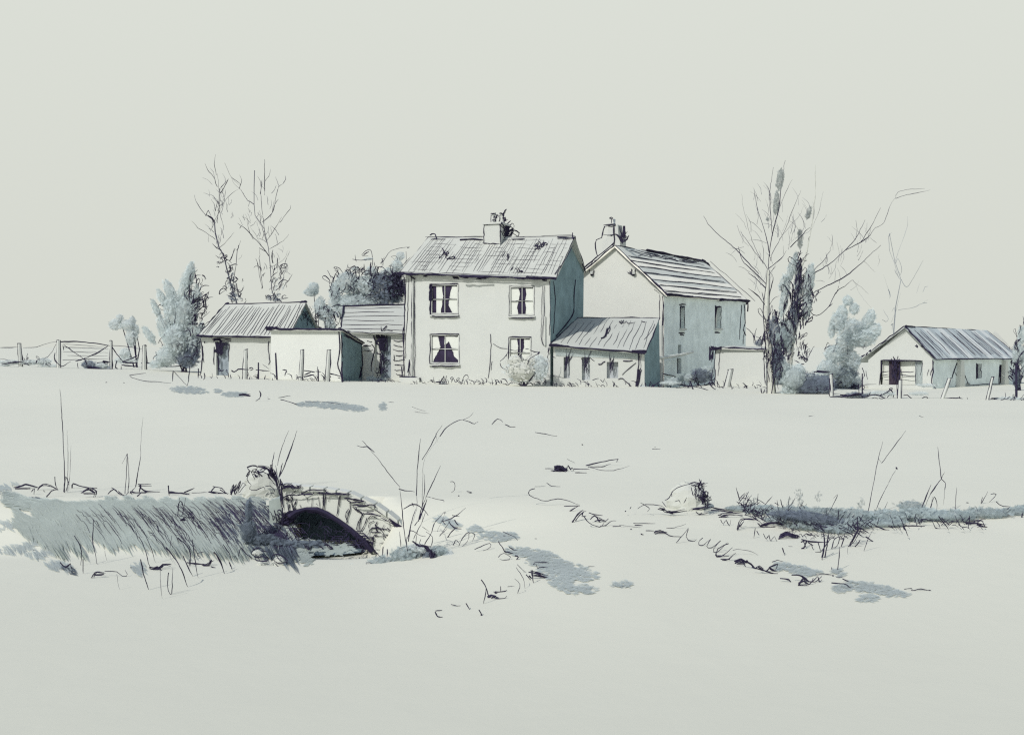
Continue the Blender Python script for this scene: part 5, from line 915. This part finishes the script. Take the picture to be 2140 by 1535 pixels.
reeds('biggest reed clump with crossing stems, at the right end of the bridge', 872, 1165, 'R11', '1510,1160 1480,980 1460,800 1445,640 1440,600|2.2;1440,600 1380,530 1320,450 1260,370 1180,280|1.6;1235,325 1180,280 1140,285 1095,270|2.6;1180,280 1160,250 1135,230|1.6;1430,620 1480,630 1560,640|2.4;1575,670 1580,500 1595,320 1608,215|2.2;1510,1040 1530,900 1570,780|3;1590,880 1620,760 1690,600 1770,430|2.4;1600,860 1630,780 1660,700|4;1620,760 1640,620 1640,500|1.8;1620,385 1690,270 1740,170 1780,110|2.2;1600,850 1625,790|4;1560,910 1600,860|2.6;1470,780 1550,740 1620,770 1670,830|3;1540,730 1550,760|3;1550,1020 1620,880 1650,800|1.8;1640,1060 1700,960 1715,900 1800,800|2.4;1780,880 1880,840 1970,770|2.4;1860,830 1920,840|2.4;1740,960 1810,800|1;1580,1200 1570,1040 1590,930|1.6;1500,1020 1530,950 1600,990 1650,1000|2;1620,920 1680,960|1.2;1700,690 1790,710 1790,725|1.6;1660,680 1700,690|1.2;1760,1000 1860,850|1.4;1510,1180 1490,1000|3;1450,1080 1440,960|2;1780,880 1800,850|1.6;1575,670 1580,760 1540,900|1', extra=big)
reeds('long arching stem with a drooping tip, behind the biggest reed clump', 885, 1090, 'R11', '1630,1000 1620,760 1625,560 1640,380 1760,200|.8;1760,200 1820,120 1900,75 1945,65|2.4;1945,65 2000,80 2040,95 2070,80|2;1945,65 2000,40 2030,5|1', dy=.1)
reeds('tall forked stem in the middle of the right-hand bank', 1810, 1085, 'R14', '885,750 900,660 930,500 960,350 995,215|1.8;940,720 980,630 1040,510 1095,410|1.5;1090,405 1100,420|4;985,375 1040,300 1100,220 1160,140|1.8;960,340 985,375|1;790,900 840,800 870,740|4;870,740 930,860|4;625,690 650,640 665,600 635,630|1.6;980,750 1010,700 1030,655|1.6')
reeds('bent forked stem near the right end of the right-hand bank', 1925, 1075, 'R14', '1260,740 1300,640 1345,530|3;1340,600 1380,540 1420,490|3;1420,490 1410,400 1395,255|2;1420,490 1450,520 1445,570|2;1420,490 1430,460 1445,440|1.6;1340,600 1300,690 1270,730|1.2;1525,740 1525,640 1532,550|1.6;1345,720 1355,620|1.6;1445,550 1435,680|.8')

# ---- loose marks of grass, twigs and trodden edges on the meadow
b = MB(); mat_patch(b, [(395,815,42,8,-3),(455,817,8,5),(490,824,28,6),(690,847,60,8,-4),(740,853,30,7,-4),(640,845,20,6,0),(799,849,8,9,0)], BANKL, 9, 2.6, -4)  # flat pale blades paint a shadow wash on the ground
stuff(b, 'moss_shadow_patch', 'strip of pale grey grass painting a shadow across the meadow before the outbuilding', 'grass', 600, 845)
b = MB(); ink_stand(b, S('R3', '510,1130 560,1130 605,1140|6;520,1125 600,1130|5;690,1095 705,1120 690,1160 660,1185|3;765,1165 780,1170|5;860,1155 970,1135|1.6;880,1170 960,1190 1040,1220 1090,1210|2;1100,1190 1250,1190 1460,1215|1.2;1840,1195 1890,1200|1.6')); ink_stand(b, S('R1', '1155,1210 1300,1190|1.6;1155,1215 1250,1255 1530,1280|1.6;1545,1170 1535,1265|2.8;1545,1170 1670,1305|1.4;1690,1130 1680,1250 1665,1310|2.4;1770,1150 1765,1240|3;940,1275 955,1270|2;1100,1275 1110,1280|2;1820,1190 1825,1240 1810,1250|2.4;1470,1130 1500,1140|2'))
ink_stand(b, S('R12', '560,155 600,115 640,140|2.2;650,155 690,175 725,170|2.2;860,208 930,222 1015,240|1.8;1190,290 1192,300|4;1680,325 1735,330|1.6;1695,315 1700,312|2;20,65 120,80|.8;930,465 990,465|2.6;1085,395 1140,425|1;1215,445 1300,420 1440,395|3;1230,455 1320,450 1390,430|2.2;1440,395 1430,420|2.6;1250,455 1380,480 1520,445|1.4;1130,465 1240,470|2.6;1140,490 1220,495|2.6;1080,470 1090,440 1110,470 1120,455 1130,480|3;980,475 1080,485|6'))
ink_stand(b, [([(1155+random.uniform(0, 18), 980+random.uniform(-5, 6)), (1165+random.uniform(0, 14), 976+random.uniform(-4, 6)), (1180+random.uniform(0, 8), 981+random.uniform(-3, 6))], 4) for _ in range(14)])
ink_stand(b, S('P', '1690,870 1700,868|1.2;1920,868 1930,872|1;860,850 890,860|.8;910,905 915,925|.6'))
stuff(b, 'grass_stem', 'scattered dark stems, twigs and worn marks across the middle of the meadow', 'grass', 1200, 980)
b = MB(); mat_patch(b, [(920,1088,16,8),(940,1096,26,10,-20),(995,1108,20,9),(1030,1122,36,12,-6),(1065,1122,20,10)], BANKL, 13, 2.2, -8)
mat_patch(b, [(1100,1156,48,12,-8),(1130,1164,44,14,-6),(1150,1180,56,14,-6),(1185,1190,50,13,-4),(1210,1205,44,12,0),(1175,1220,30,12,0),(1210,1232,44,11,0),(1160,1200,36,16,-10),(1300,1222,24,8,0)], BANKL, 13, 2.2, -6)
stuff(b, 'moss_shadow_patch', 'blue-grey mossy patch along the near left edge of the track', 'grass', 1150, 1190)
b = MB(); mat_patch(b, [(1636,1186,26,10,-10),(1670,1192,40,10,-10),(1690,1198,30,8,0),(1752,1198,14,9),(1790,1226,34,12,0),(1830,1232,40,12,-4),(1870,1242,34,8,0),(1815,1252,24,10,0),(1755,1232,16,9,0)], BANKL, 14, 2.3, -6)
stuff(b, 'moss_shadow_patch', 'pale mossy patch along the near right edge of the track', 'grass', 1800, 1230)
b = MB(); ink_stand(b, S('R12', '215,830 240,860|2.4;230,840 260,820 290,840|2;260,830 290,870 350,885|3;300,820 330,870|3;250,950 270,910 320,870|2.6;195,930 250,880|1.4;290,1000 310,960 330,980|2.2;330,1000 360,940 400,905 390,970 350,1010|2;400,910 440,920 420,980|1.8;440,1025 500,1000 545,980 550,1010 500,1040|2;605,970 640,1020 660,1050 740,1030|2.6;650,1040 740,1060|3;605,1080 640,1050 690,1080 660,1105 610,1090|1.8;720,1070 745,1080 730,1100|4;680,1010 730,1040|2.4;850,1140 860,1115 930,1115 1010,1135|2;880,1170 890,1150 970,1150|2;870,1130 880,1170|1.6;730,1150 780,1230 790,1300|1.4;735,1130 800,1190|1.4;840,1170 850,1260|3.4;830,1180 880,1190 965,1220|6;835,1200 900,1210 960,1225|5;820,1210 840,1230|4;800,1200 830,1240|3;860,1180 910,1200|6;740,1340 755,1270 720,1230|1.6;485,1235 520,1290 515,1340 500,1405|2.6;520,1290 540,1350 590,1350|2.6;535,1360 560,1340 590,1355|8;560,1355 630,1375 665,1350|2.6;580,1320 630,1330 665,1310|3.4;620,1280 620,1330|1.8;600,1340 570,1320|2;670,1290 720,1280|1.2;165,1460 180,1450 215,1450|2.6;165,1460 180,1490 215,1505|3.4;275,1410 340,1425|2;380,1400 405,1445|3.4;470,1445 490,1485 480,1490|3.4;635,900 720,940 740,970|1.6;640,930 700,935|2;270,555 300,560 300,610 275,630|1.6;385,620 420,630 400,635|2;325,655 335,652|3;860,950 875,952|1.6;1100,1120 1115,1128|3;1230,1140 1275,1150|1.2;235,760 225,790|1.2'))
stuff(b, 'grass_tuft', 'curled dark grass tufts along the near left edge of the track', 'grass', 1050, 1180)
b = MB(); ink_stand(b, S('R13', '130,415 95,425 85,450 110,475 200,505 300,490 380,505 455,540|2;215,375 250,395 315,405|1.6;130,405 210,395|.8;340,550 420,545 455,540|2.2;380,580 410,560 440,545|3;400,660 440,600 480,570|4;420,650 470,590 500,580|2.8;480,580 470,620 500,610|2.4;480,610 520,660 600,695 630,660|2.2;520,590 560,600 620,610|2.6;530,640 560,610 600,660 580,620 640,650 660,630|3;560,650 600,640 640,660|3;600,690 640,680 680,650 720,650|2;690,690 750,685|2.6;740,680 840,690 900,700|1;840,665 900,670 1000,665|1.8;850,680 910,685|3;820,710 830,712|3;895,740 915,755|3.4;930,720 990,725|2.4;985,735 1030,720 1080,735|6;1000,740 1060,730|5;1080,745 1150,770 1190,770|2;1080,710 1160,690 1220,670|1.2;1150,810 1180,770 1240,700|1.8;1240,710 1220,760 1260,800 1300,780|2;1340,770 1310,800 1330,830 1400,780|2;1400,780 1370,830 1400,850 1470,790|2;1470,790 1420,850 1440,880 1520,800|2.2;1530,810 1450,850 1440,910 1480,900 1560,840|3;1430,890 1450,910 1530,900|3;1480,940 1530,920 1580,880|2.6;1470,930 1540,930|3.4;1560,860 1600,850 1640,860 1700,870 1740,900|1.2;1580,950 1620,930 1660,970|8;1590,960 1650,960|6;1620,930 1690,960 1720,990 1750,970 1780,1000|4;1740,980 1800,1010 1880,1035|3.6;1800,1020 1830,980 1880,960 1860,1010|4;1830,1000 1870,1020|7;1840,950 1880,930 1930,945|2;1900,1060 1960,1070 1980,1095|2.6;1980,1040 2040,1040 2080,1070 2140,1100|3;2030,1110 2070,1080 2110,1110 2140,1060|4;2030,1110 2100,1115|5;1960,830 1990,840|1'))
ink_stand(b, S('R14', '330,1190 390,1190 430,1215 480,1250 550,1200|3.6;380,1260 420,1210 440,1250|5;480,1240 520,1200 530,1250 550,1220|3;500,1190 570,1180 640,1195|2;620,1130 625,1160|2;665,1160 675,1060 680,980|2.4;620,1245 680,1250 730,1260 770,1290|3;700,1215 755,1240|3.4;655,1215 700,1210|2;1150,1295 1200,1285 1210,1300|1.6;1200,1310 1270,1290 1345,1305|2.4;1330,1300 1345,1305|3;625,1200 635,1200|4;250,1215 310,1225 325,1250|2;0,1080 20,1110|4;260,990 275,1045|2.2;40,1130 140,1160 230,1185|3;740,990 735,1040|.8'))
stuff(b, 'grass_tuft', 'looping dark grass tufts along the far right edge of the track', 'grass', 1500, 1160)

# ================================================================== GROUND, TRACK, LIGHT, CAMERA
def grow(a, b, s0, f, mx):
    out = [a]; s = s0
    while out[-1] < b: out.append(out[-1]+s); s = min(s*f, mx)
    return out
xs = sorted({round(v, 3) for v in ([-x for x in grow(9, 3000, .4, 1.16, 400)]+list(np.arange(-9, 9, .18))+grow(9, 3000, .4, 1.16, 400))})
ys = sorted({round(v, 3) for v in ([-y for y in grow(0, 800, 2, 1.5, 200)]+list(np.arange(2, 9, .3))+list(np.arange(9, 13.2, .1))+grow(13.2, 6000, .3, 1.09, 700))})
XX, YY = np.meshgrid(xs, ys); ZZ = zn(XX, YY)
vs = np.stack([XX.ravel(), YY.ravel(), ZZ.ravel()], 1); nx, ny = len(xs), len(ys)
fs = [(j*nx+i, j*nx+i+1, (j+1)*nx+i+1, (j+1)*nx+i) for j in range(ny-1) for i in range(nx-1)]
lft = [(1010,1600),(1090,1330),(1000,1230),(960,1130),(930,1085),(900,1050),(880,1022),(885,985),(930,940),(985,900),(1000,880),(980,860),(960,845)]
rgt = [(2300,1600),(1900,1290),(1640,1210),(1480,1160),(1320,1110),(1200,1072),(1120,1040),(1105,1015),(1120,975),(1120,940),(1080,905),(1030,868),(1000,850)]
poly = [tuple(q) for q in spline(lft, 20)]+[tuple(q) for q in spline(rgt, 20)][::-1]
fc = np.array([vs[list(f)].mean(0) for f in fs]); fpx = CX+F*fc[:, 0]/np.clip(fc[:, 1], 1, None); fpy = YH-F*(fc[:, 2]-H)/np.clip(fc[:, 1], 1, None)
ins = np.zeros(len(fs), bool)
for k in range(len(poly)):
    (xa, ya), (xb, yb) = poly[k], poly[(k+1) % len(poly)]
    if ya != yb: ins ^= ((ya > fpy) != (yb > fpy)) & (fpx < (xb-xa)*(fpy-ya)/(yb-ya)+xa)
ins &= fc[:, 1] > 4
TRK = GROUND.copy(); TRK.name = 'track_dust'
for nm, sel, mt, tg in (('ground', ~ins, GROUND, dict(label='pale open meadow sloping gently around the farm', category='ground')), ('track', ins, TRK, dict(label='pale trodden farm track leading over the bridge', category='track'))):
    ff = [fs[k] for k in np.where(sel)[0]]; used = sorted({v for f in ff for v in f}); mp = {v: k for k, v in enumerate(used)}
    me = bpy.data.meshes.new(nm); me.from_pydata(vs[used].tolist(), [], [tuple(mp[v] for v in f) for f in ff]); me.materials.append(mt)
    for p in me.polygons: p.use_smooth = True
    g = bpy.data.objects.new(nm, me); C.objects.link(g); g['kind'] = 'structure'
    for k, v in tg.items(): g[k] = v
w = MB(); zw = min(gz(*at(560, 1170, 11.4)[:2]), gz(*at(700, 1170, 11.4)[:2]))+.03
pts = [at(x, y, Yq) for x, y, Yq in ((575,1160,11.75),(640,1165,11.6),(720,1160,11.7),(780,1155,11.9),(785,1150,12.3),(600,1150,12.3))]
w.poly([(p[0], p[1], zw) for p in pts], WATER); w.build('stream', tags=dict(kind='structure', label='dark stream under the bridge arch', category='water'))

EL = math.radians(42); sd = unit(V(-.63, -.776, 0)); AZ = math.atan2(sd[0], sd[1])
sun = bpy.data.lights.new('sun', 'SUN'); sun.energy = 3.0; sun.angle = math.radians(.6); sun.color = (1, .975, .93)
so = bpy.data.objects.new('sun', sun); C.objects.link(so); so.location = (-20, -20, 30)
from mathutils import Vector
so.rotation_euler = Vector((-sd[0]*math.cos(EL), -sd[1]*math.cos(EL), -math.sin(EL))).to_track_quat('-Z', 'Y').to_euler()
wd = bpy.data.worlds.new('World'); bpy.context.scene.world = wd; wd.use_nodes = True; nt = wd.node_tree; N = nt.nodes; L = nt.links
bg = N['Background']; bg.inputs['Strength'].default_value = .15
sky = N.new('ShaderNodeTexSky'); sky.sky_type = 'NISHITA'; sky.sun_disc = False; sky.sun_elevation = EL; sky.sun_rotation = AZ
tc = N.new('ShaderNodeTexCoord'); sx = N.new('ShaderNodeSeparateXYZ'); L.new(tc.outputs['Generated'], sx.inputs[0])
mr = N.new('ShaderNodeMapRange'); mr.interpolation_type = 'SMOOTHSTEP'; mr.inputs['From Min'].default_value = .33; mr.inputs['From Max'].default_value = .62
L.new(sx.outputs['Z'], mr.inputs['Value'])
mx = N.new('ShaderNodeMix'); mx.data_type = 'RGBA'; L.new(mr.outputs['Result'], mx.inputs['Factor'])
SK0, SK1 = (.664, .684, .622), (.712, .738, .678)                 # veil of pale cloud: a little brighter higher up, open sky above it
m0 = N.new('ShaderNodeMapRange'); m0.inputs['From Min'].default_value = 0; m0.inputs['From Max'].default_value = .32; L.new(sx.outputs['Z'], m0.inputs['Value'])
ml = N.new('ShaderNodeMix'); ml.data_type = 'RGBA'; L.new(m0.outputs['Result'], ml.inputs['Factor'])
ml.inputs['A'].default_value = tuple(c/.15 for c in SK0)+(1,); ml.inputs['B'].default_value = tuple(c/.15 for c in SK1)+(1,)
L.new(ml.outputs['Result'], mx.inputs['A'])
L.new(sky.outputs['Color'], mx.inputs['B']); L.new(mx.outputs['Result'], bg.inputs['Color'])
cam = bpy.data.cameras.new('camera'); cam.sensor_width = 36; cam.lens = 36*F/2140; cam.shift_y = -(767.5-YH)/2140; cam.clip_end = 20000; cam.clip_start = .05
co = bpy.data.objects.new('camera', cam); C.objects.link(co); co.location = (0, 0, H); co.rotation_euler = (math.pi/2, 0, 0)
sc = bpy.context.scene; sc.camera = co
sc.view_settings.view_transform = 'Standard'; sc.view_settings.look = 'None'; sc.view_settings.exposure = 0; sc.view_settings.gamma = 1
sc.cycles.max_bounces = 6; sc.cycles.transparent_max_bounces = 24; sc.cycles.use_denoising = False; sc.cycles.filter_width = 1.25
for o in list(bpy.data.objects):
    if 'org' in o: del o['org']
